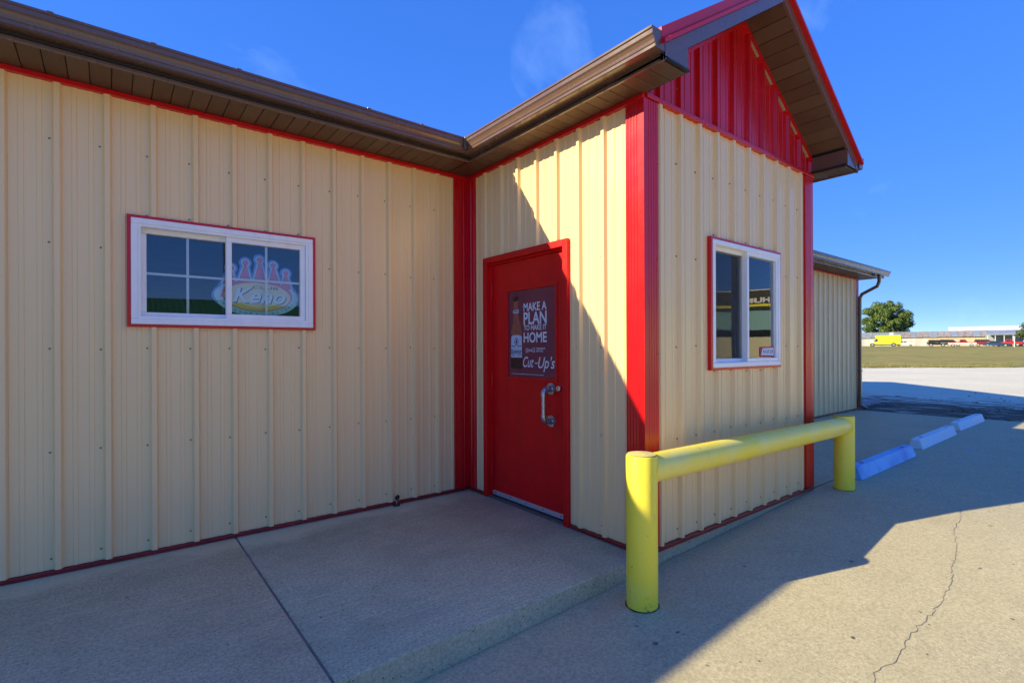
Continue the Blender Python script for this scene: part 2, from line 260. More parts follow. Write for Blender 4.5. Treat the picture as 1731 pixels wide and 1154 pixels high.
# ------------------------------------------------------------------ mesh helpers
class MB:
    def __init__(s): s.v = []; s.f = []
    def add(s, vs, fs):
        n = len(s.v); s.v += [tuple(p) for p in vs]; s.f += [tuple(i+n for i in f) for f in fs]; return s
    def box(s, a, b):
        x0, x1 = sorted((a[0], b[0])); y0, y1 = sorted((a[1], b[1])); z0, z1 = sorted((a[2], b[2]))
        return s.add([(x0, y0, z0), (x1, y0, z0), (x1, y1, z0), (x0, y1, z0), (x0, y0, z1), (x1, y0, z1), (x1, y1, z1), (x0, y1, z1)],
                     [(0, 3, 2, 1), (4, 5, 6, 7), (0, 1, 5, 4), (1, 2, 6, 5), (2, 3, 7, 6), (3, 0, 4, 7)])
    def fbox(s, fr, s0, s1, d0, d1, z0, z1): return s.box(fr(s0, d0, z0), fr(s1, d1, z1))
    def prism(s, poly, fn, w0, w1):
        n = len(poly); vs = [fn(p[0], p[1], w0) for p in poly] + [fn(p[0], p[1], w1) for p in poly]
        fs = [tuple(range(n-1, -1, -1)), tuple(range(n, 2*n))] + [(i, (i+1) % n, (i+1) % n+n, i+n) for i in range(n)]
        return s.add(vs, fs)
    def sweep(s, prof, path):                     # prof: list of points per station (same count), path: list of profiles in world
        n = len(path[0]); base = []
        for p in path: base += p
        fs = []
        for k in range(len(path)-1):
            for i in range(n): j = (i+1) % n; fs.append((k*n+i, k*n+j, (k+1)*n+j, (k+1)*n+i))
        fs += [tuple(range(n-1, -1, -1)), tuple((len(path)-1)*n+i for i in range(n))]
        return s.add(base, fs)
    def tube(s, pts, r, n=14):
        pts = [Vector(p) for p in pts]; rr = r if isinstance(r, (list, tuple)) else [r]*len(pts); rings = []
        up = None
        for i, p in enumerate(pts):
            t = ((pts[min(i+1, len(pts)-1)]-pts[max(i-1, 0)])).normalized()
            if up is None: up = Vector((0, 0, 1)) if abs(t.z) < 0.9 else Vector((1, 0, 0))
            a = t.cross(up).normalized(); b = a.cross(t).normalized(); up = b
            rings.append([tuple(p+(a*math.cos(2*math.pi*k/n)+b*math.sin(2*math.pi*k/n))*rr[i]) for k in range(n)])
        return s.sweep(None, rings)
    def disc(s, c, axis, r, h, n=20): c = Vector(c); a = Vector(axis).normalized(); return s.tube([c, c+a*h], r, n)
    def build(s, name, mat, parent=None, bevel=0.0, smooth=0.0, seg=2, org=None):
        me = bpy.data.meshes.new(name); off = Vector((0, 0, 0))
        if parent is not None: off = ORG.get(parent.name, Vector((0, 0, 0)))
        if org is not None: off = Vector(org)
        me.from_pydata([tuple(Vector(p)-off) for p in s.v], [], s.f)
        bm = bmesh.new(); bm.from_mesh(me)
        bmesh.ops.recalc_face_normals(bm, faces=bm.faces)
        if bevel: bmesh.ops.bevel(bm, geom=list(bm.edges), offset=bevel, segments=seg, affect='EDGES', profile=0.5)
        if smooth:
            for fc in bm.faces: fc.smooth = True
            for e in bm.edges:
                if len(e.link_faces) == 2 and e.calc_face_angle(0) > R(smooth): e.smooth = False
        bm.to_mesh(me); bm.free()
        me.materials.append(M[mat] if isinstance(mat, str) else mat)
        o = bpy.data.objects.new(name, me); COL.objects.link(o)
        if parent is not None: o.parent = parent; ORG[o.name] = off
        elif org is not None: o.location = off; ORG[o.name] = off
        return o
ORG = {}
def tag(o, label=None, cat=None, group=None, kind=None):
    for k, v in (('label', label), ('category', cat), ('group', group), ('kind', kind)):
        if v: o[k] = v
    return o
def thing(name, loc, label=None, cat=None, group=None, kind=None, rz=0.0):
    o = bpy.data.objects.new(name, None); COL.objects.link(o); o.location = loc; o.empty_display_size = 0.1; o.rotation_euler.z = rz
    ORG[o.name] = Vector(loc) if not rz else Vector((0, 0, 0)); return tag(o, label, cat, group, kind)
def inst(o, loc, parent=None, name=None):
    c = o.copy(); COL.objects.link(c); c.location = loc; c.parent = parent if parent is not None else o.parent
    if 'kind' in c and parent is None: pass
    return c
def text_tris(body, u0, u1, v0, v1, offset=0.0, shear=0.0):
    cu_ = bpy.data.curves.new('lettering', 'FONT'); cu_.body = body; cu_.offset = offset; cu_.shear = shear; cu_.resolution_u = 4; cu_.fill_mode = 'FRONT'
    ob = bpy.data.objects.new('lettering', cu_); COL.objects.link(ob); dg = bpy.context.evaluated_depsgraph_get(); ev = ob.evaluated_get(dg); me = ev.to_mesh()
    vs = [v.co.copy() for v in me.vertices]; fs = [tuple(p.vertices) for p in me.polygons]; ev.to_mesh_clear()
    bpy.data.objects.remove(ob); bpy.data.curves.remove(cu_)
    xs = [v.x for v in vs]; ys = [v.y for v in vs]; x0, x1, y0, y1 = min(xs), max(xs), min(ys), max(ys)
    return [(u0+(v.x-x0)/(x1-x0)*(u1-u0), v0+(v.y-y0)/(y1-y0)*(v1-v0)) for v in vs], fs
def text(mb, body, box, fn, d, **kw):
    p, f = text_tris(body, *box, **kw); mb.add([fn(a, b, d) for a, b in p], f); return mb
def ell(cx, cy, rx, ry, n=40, a0=0.0, a1=2*math.pi):
    full = abs(a1-a0-2*math.pi) < 1e-6; k = n if full else n+1
    return [(cx+rx*math.cos(a0+(a1-a0)*i/n), cy+ry*math.sin(a0+(a1-a0)*i/n)) for i in range(k)]

# ------------------------------------------------------------------ layout numbers (metres)
L = 1.967            # depth of the entry projection
W = 2.43             # its width
H = 2.868            # soffit level, left wing and entry
HR = 2.752           # soffit level, right wing
XR = 9.78            # right end of the right wing
XL = -12.0           # left end of the building
PITCH = 0.42; RY = 6.6
fA = lambda s, d, z: (s, -d, z)
fB = lambda s, d, z: (-d, -s, z)
fC = lambda s, d, z: (s, -L-d, z)
fD = lambda s, d, z: (W+d, s, z)         # right flank of the entry
def zp(x):            # pavement level
    P = ((-60, -0.26), (-4.2, -0.232), (2.6, -0.006), (60, -0.006))
    for (a, za), (b, zb) in zip(P, P[1:]):
        if x <= b: return za+(zb-za)*(x-a)/(b-a)
    return P[-1][1]
def lift(x, y):
    D = (x-CAM.x)*f0.x+(y-CAM.y)*f0.y
    return max(0.0, min(D, 150)-35)*0.0162 if D > 35 else 0.0

# ------------------------------------------------------------------ ground sheets
def grid(name, mat, xs, ys, zf, parent=None, edge=None):
    mb = MB(); nx, ny = len(xs), len(ys); vs = []
    for y in ys:
        for x in xs:
            p = edge(x, y) if edge else (x, y); vs.append((p[0], p[1], zf(*p)))
    fs = [(j*nx+i, j*nx+i+1, (j+1)*nx+i+1, (j+1)*nx+i) for j in range(ny-1) for i in range(nx-1)]
    mb.add(vs, fs); return mb.build(name, mat, parent)
def rng(a, b, st):
    n = max(1, int(round((b-a)/st))); return [a+(b-a)*i/n for i in range(n+1)]
xs = [-1500, -600, -250, -120] + rng(-60, 300, 6) + [450, 800, 1600]
gr = grid('ground', 'grass', xs, [-1500, -600, -250, -120] + rng(-60, 120, 6) + [200, 450, 900, 1600],
          lambda x, y: (-0.30 if (-70 < x < 60 and lift(x, y) == 0) else -0.30 + min(0.28, 0)) if lift(x, y) == 0 else lift(x, y)-0.03)
tag(gr, kind='structure')
# grass field: rises gently behind the gravel lot
def field_pt(D, t): p = CAM+f0*D+r0*t; return p.x, p.y
mb = MB(); Ds = [34.2, 35, 36, 37.5] + rng(40, 160, 4) + [230, 400]; ts = rng(8, 190, 1.6)
vs = []
for a, D in enumerate(Ds):
    for t in ts:
        dd = D
        if a == 0: dd = D + 1.1*noise.noise(Vector((t*0.35, 3.1, 0))) + 0.6*noise.noise(Vector((t*1.3, 8.0, 0)))
        x, y = field_pt(dd, t); vs.append((x, y, lift(x, y) + 0.012 + (0.06*noise.noise(Vector((x*0.4, y*0.4, 0))) + 0.05 if D > 35 else 0)))
n = len(ts); mb.add(vs, [(j*n+i, j*n+i+1, (j+1)*n+i+1, (j+1)*n+i) for j in range(len(Ds)-1) for i in range(n-1)])
tag(mb.build('grass_field', 'grass'), kind='structure')
# gravel lot
gl = grid('gravel_lot', 'gravel', rng(9.2, 60, 0.8), rng(-60, 40, 1.5), lambda x, y: -0.022 + 0.012*noise.noise(Vector((x*0.8, y*0.8, 0))) if lift(x, y) == 0 else -0.05+lift(x, y)*0.0)
tag(gl, kind='structure')
# entry slab: separate pours with open joints
slab = thing('entry_slab', (0, 0, 0), kind='structure')
def slab_sec(x0, x1, y0, y1, parent, name, mat, top, bottom=-0.45, bev=0.010, zt=None):
    mb = MB(); mb.box((x0, y0, bottom), (x1, y1, top)); o = mb.build(name, mat, parent, bevel=bev, smooth=40); o.data.materials.append(M['curb'])
    for p in o.data.polygons:
        if abs(p.normal.z) < 0.35: p.material_index = 1
    return o
JX = -1.935
for x0, x1 in ((-12.0, -8.04), (-8.03, -4.99), (-4.98, JX-0.004), (JX+0.004, -0.002)):
    slab_sec(x0, x1, -1.975, -0.002, slab, 'slab_section', 'slab', 0.0)
# sunken filler in the joints
MB().box((-12, -1.965, -0.3), (-0.01, -0.01, -0.006)).build('joint_filler', 'joint', slab)
# pavement: one big pour in front, small pours beside the right wing
pave = thing('pavement', (0, 0, 0), kind='structure')
def pave_sec(x0, x1, y0, y1, nx=1):
    mb = MB(); xs = sorted(set([x0, x1] + [x for x in (-4.2, 2.6) if x0 < x < x1]))
    prof = [(x, zp(x)) for x in xs] + [(x1, -0.4), (x0, -0.4)]
    mb.prism(prof, lambda a, b, w: (a, w, b), y0, y1); return mb.build('pavement_section', 'pavement', pave, bevel=0.004)
pave_sec(-30, 9.85, -60, -1.958-0.018)
pave_sec(9.85, 60, -60, -9)
for a, b in ((2.436, 4.135), (4.147, 6.05), (6.062, 7.84), (7.852, 9.72)): pave_sec(a, b, -1.955, -0.005)
MB().box((2.44, -1.972, -0.3), (9.7, -0.008, -0.02)).build('joint_filler', 'joint', pave)
# hairline crack
CR = [(2.70, -2.972), (2.602, -2.985), (2.493, -3.013), (2.165, -3.031), (1.729, -3.134), (1.398, -3.173), (1.127, -3.22), (0.895, -3.229), (0.66, -3.232), (0.487, -3.221), (0.305, -3.221), (0.202, -3.233), (0.096, -3.237), (0.035, -3.213), (-0.075, -3.207), (-0.154, -3.222), (-0.184, -3.239), (-0.263, -3.228), (-0.341, -3.205), (-0.55, -3.24), (-0.8, -3.22)]
pts = []
for (a, b), (c, d) in zip(CR, CR[1:]):
    k = max(2, int(math.hypot(c-a, d-b)/0.028))
    for i in range(k):
        t = i/k; pts.append((a+(c-a)*t+random.uniform(-.008, .008), b+(d-b)*t+random.uniform(-.0085, .0085)))
mb = MB(); vs = []
for i, (x, y) in enumerate(pts):
    w = 0.0008+0.0014*random.random()
    vs += [(x, y-w, zp(x)+0.0015), (x, y+w, zp(x)+0.0015)]
mb.add(vs, [(2*i, 2*i+1, 2*i+3, 2*i+2) for i in range(len(pts)-1)]); mb.build('crack', 'joint', pave)
# gum spots and small dark chips trodden into the concrete
mb = MB()
SP = [(2.11, -3.02), (1.05, -2.75), (0.9, -3.5), (1.5, -3.75), (2.2, -3.6), (0.15, -3.05), (-0.35, -2.85), (-0.42, -2.80), (-0.62, -2.87), (2.4, -2.45), (3.1, -2.6), (3.6, -3.0), (1.7, -3.4), (0.5, -2.35), (0.9, -2.42), (1.4, -2.3), (2.9, -3.7)]
SP += [(random.uniform(-1.2, 8), random.uniform(-4.2, -2.2)) for _ in range(40)]
for x, y in SP:
    r = random.uniform(0.006, 0.017); a0 = random.random()*6; k = 7; z = zp(x)+0.002
    mb.add([(x+math.cos(a0+i*6.283/k)*r*random.uniform(.5, 1.3), y+math.sin(a0+i*6.283/k)*r*random.uniform(.4, 1.0), z) for i in range(k)], [tuple(range(k))])
for _ in range(14):
    x, y = random.uniform(-3, -0.2), random.uniform(-1.8, -0.3); r = random.uniform(0.004, 0.011); k = 6; a0 = random.random()*6
    mb.add([(x+math.cos(a0+i*6.283/k)*r*random.uniform(.5, 1.3), y+math.sin(a0+i*6.283/k)*r*random.uniform(.4, 1.0), 0.003) for i in range(k)], [tuple(range(k))])
tag(mb.build('ground_specks', 'joint'), 'small dark gum spots and chips scattered on the concrete', 'specks', kind='stuff')
# leaf litter and mulch at the apron's end
mb = MB()
for _ in range(3400):
    x = 9.75+abs(random.gauss(0, 2.4)); y = random.uniform(-5.5, 1.5)
    if noise.noise(Vector((x*1.5, y*0.55, 2))) < -0.05+0.05*(x-9.75): continue
    r = random.uniform(0.015, 0.05); a = random.random()*6.28; t1, t2 = random.uniform(-.02, .02), random.uniform(0, .03); z = -0.003
    c, s = math.cos(a)*r, math.sin(a)*r
    mb.add([(x-c, y-s, z+0.004), (x+s*.5, y-c*.5, z+t2), (x+c, y+s, z+abs(t1)+.004), (x-s*.5, y+c*.5, z+t2*.6)], [(0, 1, 2), (0, 2, 3)])
tag(mb.build('leaf_litter', 'litter'), 'brown leaf litter and mulch washed against the end of the concrete apron', 'leaf litter', kind='stuff')
# dry grass tufts along the edge of the field
mb = MB()
for _ in range(9000):
    D = 33.6+abs(random.gauss(0, 3.2)); t = random.uniform(20, 46)
    if noise.noise(Vector((t*0.6, D*0.7, 5))) < -0.08: continue
    x, y = field_pt(D, t); z = lift(x, y)
    for _k in range(3):
        a = random.random()*6.28; h = random.uniform(.05, .15); w = .02; dx, dy = math.cos(a), math.sin(a); ox, oy = x+random.uniform(-.1, .1), y+random.uniform(-.1, .1)
        mb.add([(ox-dy*w, oy+dx*w, z), (ox+dy*w, oy-dx*w, z), (ox+dx*h*.5, oy+dy*h*.5, z+h)], [(0, 1, 2)])
tag(mb.build('grass_tufts', 'blade'), 'dry grass tufts along the edge of the gravel lot', 'grass', kind='stuff')

# ------------------------------------------------------------------ the building
bld = thing('metal_building', (0, 0, 0), 'tan ribbed metal building with red trim, brown gutters and a gabled entry', 'building')
RIB = 0.2286
def siding(fr, s0, s1, z0, ztop, first, holes=(), pw=4*RIB, name='siding_panel', mat='beige', base=0.0):
    """ribbed sheets; one object for each sheet four ribs wide. first = position of one rib"""
    def brk(a, b):  # noqa
        P = {round(a, 4): None, round(b, 4): None}
        k0 = int(math.floor((a-first)/RIB))-1; k1 = int(math.ceil((b-first)/RIB))+1
        prof = []
        for k in range(k0, k1+1):
            c = first+k*RIB
            prof += [(c-.0235, 0), (c-.0125, .025), (c+.0125, .025), (c+.0235, 0)]
            for q in (RIB/3, 2*RIB/3): prof += [(c+q-.013, 0), (c+q-.0095, .0038), (c+q+.0095, .0038), (c+q+.013, 0)]
        prof.sort()
        def off(s):
            for (p, a_), (q, b_) in zip(prof, prof[1:]):
                if p <= s <= q: return a_+(b_-a_)*(s-p)/max(1e-9, q-p)
            return 0.0
        ss = sorted(set([a, b] + [p for p, _ in prof if a < p < b] + [h for ho in holes for h in ho[:2] if a < h < b] + ([W/2] if callable(ztop) and a < W/2 < b else [])))
        return [(s, off(s)+base+lap[0]) for s in ss]
    cuts = [s0]; k = math.ceil((s0-first+0.02)/pw)
    while first+k*pw+0.0225 < s1-0.02: 
        c = first+k*pw+0.0225
        if c > s0+0.05: cuts.append(c)
        k += 1
    cuts.append(s1); out = []; lap = [0.0]
    zt = ztop if callable(ztop) else (lambda s: ztop)
    for a, b in zip(cuts, cuts[1:]):
        lap[0] = 0.0016 if lap[0] == 0.0 else 0.0
        mb = MB(); B = brk(a, b)
        for (p, dp), (q, dq) in zip(B, B[1:]):
            mid = (p+q)/2; spans = [(z0, None)]
            for h in holes:
                if h[0] < mid < h[1]: spans = [(z0, h[2]), (h[3], None)]
            for za, zb in spans:
                zp_, zq = (zt(p), zt(q)) if zb is None else (zb, zb)
                if min(zp_, zq)-za < -0.001: zp_, zq = max(zp_, za), max(zq, za)
                if max(zp_, zq)-za < 0.002: continue
                mb.add([fr(p, dp, za), fr(q, dq, za), fr(q, dq, zq), fr(p, dp, zp_)], [(0, 1, 2, 3)])
        if mb.f: out.append(mb.build(name, mat, bld))
    return out
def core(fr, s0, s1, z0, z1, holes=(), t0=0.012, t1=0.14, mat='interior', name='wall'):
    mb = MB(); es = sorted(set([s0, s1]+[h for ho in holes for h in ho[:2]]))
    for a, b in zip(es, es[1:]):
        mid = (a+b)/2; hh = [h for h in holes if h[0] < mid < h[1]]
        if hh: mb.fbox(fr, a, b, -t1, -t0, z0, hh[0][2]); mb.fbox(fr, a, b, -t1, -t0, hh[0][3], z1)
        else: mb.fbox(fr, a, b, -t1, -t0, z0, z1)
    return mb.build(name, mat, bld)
winA = (-2.515, -1.411, 1.448, 2.115); winC = (0.737, 1.782, 1.146, 2.068); doorB = (0.27, 1.30, -0.002, 2.07)
siding(fA, XL, -0.14, 0.028, H-0.03, -0.336, [winA])
core(fA, XL, 0.0, 0.0, H, [winA])
siding(fB, 0.10, L-0.10, 0.028, H-0.03, 0.282, [(0.262, 1.305, -1, 2.075)])
core(fB, 0.14, L-0.012, 0.0, H, [doorB])
siding(fC, 0.10, W-0.12, 0.028, H-0.02, 0.154, [winC])
zr = lambda x: 3.792-0.64*abs(x-W/2)             # underside of the gable overhang
siding(fC, 0.0, W, H+0.002, lambda s: zr(s)-0.004, 0.154, mat='red', name='gable_panel')
core(fC, 0.0, W, 0.0, H, [winC])
mb = MB(); mb.prism([(0, H), (W, H), (W, zr(W)), (W/2, zr(W/2)), (0, zr(0))], lambda a, b, w: (a, w, b), -L+0.012, -L+0.12); mb.build('gable_wall', 'interior', bld)
siding(fD, -L+0.02, -0.0, 0.028, H-0.02, -1.8); core(fD, -L+0.15, 0.0, 0.0, H)
siding(fA, W+0.03, XR-0.08, 0.028, HR-0.03, 2.55, mat='beige_far'); core(fA, W+0.14, XR, 0.0, HR)
fE = lambda s, d, z: (XR+d, s, z)
siding(fE, 0.05, 13.2, 0.028, HR-0.02, 0.2, mat='beige_far'); core(fE, 0.14, 13.2, 0.0, HR)
fW_ = lambda s, d, z: (XL-d, s, z); siding(fW_, 0.0, 13.2, 0.028, HR-0.02, 0.2, mat='beige_far'); core(fW_, 0.14, 13.2, 0, HR)
fN = lambda s, d, z: (s, 13.2+d, z); siding(fN, XL, XR, 0.028, HR-0.02, 0.2, mat='beige_far'); core(fN, XL, XR, 0, HR)
for x in (XL+0.01, XR-0.13):
    MB().prism([(0, HR), (13.2, HR), (RY, HR+PITCH*RY+0.1)], lambda a, b, w: (w, a, b), x, x+0.12).build('end_gable', 'beige_far', bld)
# foundation
MB().box((XL, 0, -0.5), (XR, 13.2, -0.004)).box((0.0, -L-0.006, -0.5), (W+0.004, -0.003, -0.004)).build('foundation', 'curb', bld)
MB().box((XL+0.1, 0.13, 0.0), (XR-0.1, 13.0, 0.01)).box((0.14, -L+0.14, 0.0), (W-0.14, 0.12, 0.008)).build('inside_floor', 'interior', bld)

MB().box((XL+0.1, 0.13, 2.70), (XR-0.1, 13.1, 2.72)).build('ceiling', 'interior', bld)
# base trim, frieze trim
def trim(fr, s0, s1, z0, z1, d=0.026, name='base_trim'): return MB().fbox(fr, s0, s1, -0.005, d, z0, z1).build(name, 'red_dirty_shaded' if name == 'base_trim' else 'red', bld, bevel=0.003)
trim(fA, XL, -0.02, 0.004, 0.025); trim(fB, 0.02, 0.255, 0.004, 0.025); trim(fB, 1.312, L-0.02, 0.004, 0.025); trim(fC, -0.02, W+0.02, 0.001, 0.025, 0.030); trim(fA, W+0.03, XR, 0.004, 0.025)
trim(fA, XL, -0.02, H-0.034, H-0.002, 0.030, 'frieze_trim'); trim(fB, 0.02, L+0.02, H-0.034, H-0.002, 0.031, 'frieze_trim'); trim(fA, W+0.03, XR, HR-0.034, HR-0.002, 0.030, 'frieze_trim')
trim(fC, 0.0, W+0.03, H-0.026, H+0.004, 0.034, 'gable_trim'); trim(fD, -L, -0.02, H-0.034, H-0.002, 0.030, 'frieze_trim')
# corner trims with pressed flutes
def flute(pts, n0, w, fl, base=0.024, dip=0.006):
    out = []; 
    for c in fl: out += [(c-w, base), (c-w*.55, base-dip), (c+w*.55, base-dip), (c+w, base)]
    return out
def corner_out(z0, z1):
    # outside corner B / C : run along B (s=y) then along C (s=x)
    b = 0.024
    pB = [(-L+0.118, 0.0), (-L+0.118, b)]
    for c in (0.095, 0.072, 0.048, 0.026):
        pB += [(-L+c+.006, b), (-L+c+.003, b-.0035), (-L+c-.003, b-.0035), (-L+c-.006, b)]
    poly = [(-d, y) for y, d in pB] + [(-b, -L-b)]
    for c in (0.02, 0.045, 0.07, 0.095): poly += [(c-.006, -L-b), (c-.003, -L-b+.0025), (c+.003, -L-b+.0025), (c+.006, -L-b)]
    poly += [(0.120, -L-b), (0.120, -L+0.001), (0.003, -L+0.003), (0.003, -L+0.118)]
    return MB().prism(poly, lambda a, b_, w: (a, b_, w), z0, z1).build('corner_trim', 'red', bld)
corner_out(0.030, H-0.03)
def corner_right(z0, z1, x, x0, y, yb):
    b = 0.024; poly = [(x0, y+0.001), (x0, y-b)]
    k = x0+0.02
    while k < x-0.012: poly += [(k-.006, y-b), (k-.003, y-b+.0025), (k+.003, y-b+.0025), (k+.006, y-b)]; k += 0.026
    poly += [(x+b, y-b), (x+b, yb), (x-0.003, yb), (x-0.003, y+0.003)]
    return MB().prism(poly, lambda a, b_, w: (a, b_, w), z0, z1).build('corner_trim', 'red', bld)
corner_right(0.030, H-0.03, W, W-0.135, -L, -L+0.12); corner_right(0.004, HR-0.03, XR, XR-0.10, 0, 0.12)
# inside corner
poly = [(-0.168, -0.001), (-0.168, -0.022), (-0.152, -0.022), (-0.147, -0.015), (-0.120, -0.015), (-0.115, -0.026), (-0.108, -0.026), (-0.104, -0.015), (-0.070, -0.015), (-0.066, -0.020), (-0.060, -0.020), (-0.056, -0.015),
        (-0.018, -0.015), (-0.018, -0.055), (-0.028, -0.060), (-0.028, -0.066), (-0.018, -0.072), (-0.018, -0.100), (-0.030, -0.106), (-0.030, -0.113), (-0.022, -0.128), (0.0, -0.128), (0.0, -0.001)]
MB().prism(poly, lambda a, b, w: (a, b, w), 0.030, H-0.03).build('corner_trim', 'red', bld)

# screws, too small to pick apart
def screws(fr, xs, zs, skip=lambda s, z: False):
    mb = MB()
    for s in xs:
        for z in zs:
            if skip(s, z): continue
            s_, z_ = s+random.uniform(-.003, .003), z+random.uniform(-.008, .008); n = 8
            v = []
            for r, d in ((0.0062, 0.0005), (0.0062, 0.0022), (0.0036, 0.0024), (0.0034, 0.006)):
                v += [fr(s_+math.cos(k*2*math.pi/n)*r, d, z_+math.sin(k*2*math.pi/n)*r) for k in range(n)]
            f = [(q*n+i, q*n+(i+1) % n, (q+1)*n+(i+1) % n, (q+1)*n+i) for q in range(3) for i in range(n)]+[tuple(range(3*n, 4*n))]
            mb.add(v, f)
    return tag(mb.build('screws', 'screw', bld, smooth=40), kind='stuff')
ZS = (0.095, 0.695, 1.30, 1.905, 2.508)
screws(fA, [-0.336-k*RIB-0.034 for k in range(16)], ZS, lambda s, z: winA[0] < s < winA[1] and winA[2]-.03 < z < winA[3]+.03)
screws(fA, [-0.336-k*RIB-0.034 for k in range(5, 10)], (2.14,))
screws(fB, [0.282+k*RIB-0.034 for k in range(8)], ZS, lambda s, z: s < 1.33 and z < 2.1)
screws(fC, [0.154+k*RIB+0.19 for k in range(9)], ZS, lambda s, z: winC[0]-.01 < s < winC[1]+.01 and 1.1 < z < 2.1)
screws(fC, [0.80+k*RIB for k in range(5)], (2.095, 1.12))
screws(lambda s, d, z: fC(s, d, z), [0.36, 0.6, 0.82, 1.05, 1.3, 1.6], (3.02,))
screws(fB, [L-0.115], (2.45, 1.85, 1.25, 0.65)); screws(lambda s, d, z: fC(s, d+0.024, z), [0.112], (2.45, 1.85, 1.25, 0.65))

# ---- eaves: soffit panels, fascia, gutters
GZ = 0.135
def panel_mesh(w, dep, name, mat):
    mb = MB(); g = 0.0045
    mb.box((g/2, 0, 0), (w-g/2, dep, 0.010)); return mb.build(name, mat, bld, bevel=0.002, seg=1)
PW = 0.0985
def soffit_run(n, place, dep, rot):
    a = panel_mesh(PW, dep, 'soffit_panel', 'soffit'); b = panel_mesh(PW, dep, 'soffit_panel', 'soffit_vent')
    for k in range(n):
        src = b if k % 3 == 1 else a
        o = src if k in (0, 1) else inst(src, (0, 0, 0))
        o.location = place(k); o.rotation_euler.z = rot
AO, BO, GO = 0.362, 0.237, 0.318
# left wing: x from -BO going left
soffit_run(92, lambda k: (-BO-(k+1)*PW, -AO+0.012, H), AO-0.014, 0)
# entry left eave, panels run across; y from -AO to -L-GO
soffit_run(19, lambda k: (-0.002, -AO-(k+1)*PW-0.03, H), BO-0.014, R(90))
MB().box((-BO+0.012, -AO-0.028, H), (-0.002, -0.002, H+0.011)).build('soffit_corner', 'soffit', bld)
MB().tube([(-BO, -AO, H-0.001), (-0.01, -0.01, H-0.001)], 0.006, 6).build('soffit_mitre', 'brown', bld)
# entry right eave
soffit_run(19, lambda k: (W+BO-0.012, -AO-(k+1)*PW-0.03, H), BO-0.014, R(90))
# right wing
soffit_run(75, lambda k: (W+BO+0.05+k*PW, -AO+0.012, HR), AO-0.014, 0)
MB().box((XL, -AO-0.02, H+0.011), (-BO, 0.1, H+0.02)).box((-BO, -L-GO, H+0.011), (0.02, 0.1, H+0.02)).box((W-0.02, -L-GO+0.01, H+0.011), (W+BO, -0.1, H+0.02)).box((W+BO, -AO, HR+0.011), (XR+0.42, 0.1, HR+0.02)).build('soffit_backing', 'black', bld)
def fasciabox(a, b): return MB().box(a, b).build('fascia', 'brown', bld, bevel=0.002)
fasciabox((XL-0.4, -AO, H-0.008), (-BO-0.001, -AO+0.018, H+GZ)); fasciabox((-BO, -L-GO, H-0.008), (-BO+0.018, -AO+0.018, H+GZ-0.03))
fasciabox((W+BO-0.018, -L-GO, H-0.008), (W+BO, -AO, H+GZ-0.03)); fasciabox((W+BO+0.002, -AO, HR-0.008), (XR+0.42, -AO+0.018, HR+GZ))
# K-style gutter profile (u outward from fascia, z)
KP = [(0.0, 0.105), (0.0, 0.0), (0.078, 0.0), (0.083, 0.003), (0.083, 0.019), (0.088, 0.024), (0.091, 0.040), (0.098, 0.056), (0.107, 0.066), (0.107, 0.088), (0.114, 0.092), (0.114, 0.104), (0.098, 0.104),
      (0.100, 0.098), (0.104, 0.094), (0.103, 0.070), (0.094, 0.060), (0.086, 0.042), (0.082, 0.026), (0.078, 0.021), (0.078, 0.005), (0.003, 0.004), (0.003, 0.105)]
def gutter(name, fn, t0, t1, m0=0.0, m1=0.0):
    """fn(t,u,z); m0/m1 shift the ends by u for mitres"""
    mb = MB(); P0 = [fn(t0+m0*u, u, z) for u, z in KP]; P1 = [fn(t1+m1*u, u, z) for u, z in KP]
    mb.sweep(None, [P0, P1]); return mb.build(name, 'brown', bld)
GB = H+0.030
gutter('gutter', lambda t, u, z: (t, -AO-u-0.001, GB+z), XL-0.4, -BO-0.001, 0, -1.0)
gutter('gutter', lambda t, u, z: (-BO-u-0.001, t, GB+z), -AO-0.001, -L-GO-0.004, -1.0, 0)
gutter('gutter', lambda t, u, z: (W+BO+u+0.001, t, GB+z), -AO, -L-GO-0.004)
gutter('gutter', lambda t, u, z: (t, -AO-u-0.001, HR+0.030+z), W+BO+0.12, XR+0.45)
CAPP = KP[:12]
def cap(fn, t): mb = MB(); mb.prism([(u, z) for u, z in CAPP], lambda a, b, w: fn(w, a, b), t, t+0.003); return mb.build('gutter_cap', 'brown', bld)
cap(lambda t, u, z: (-BO-u-0.001, t, GB+z), -L-GO-0.0085); cap(lambda t, u, z: (W+BO+u+0.001, t, GB+z), -L-GO-0.0085); cap(lambda t, u, z: (t, -AO-u-0.001, HR+0.030+z), XR+0.4515)
# mitre strap + sealant, hangers
MB().box((-BO-0.118, -AO-0.122, GB+0.012), (-BO-0.100, -AO-0.104, GB+0.112)).build('gutter_mitre', 'brown', bld, bevel=0.003)
for k, x in enumerate((-2.86, -2.43, -2.0, -1.17, -0.75)):
    MB().box((x, -AO-0.119, GB+0.100), (x+0.028, -AO-0.002, GB+0.109)).build('gutter_hanger', 'brown', bld, bevel=0.003)
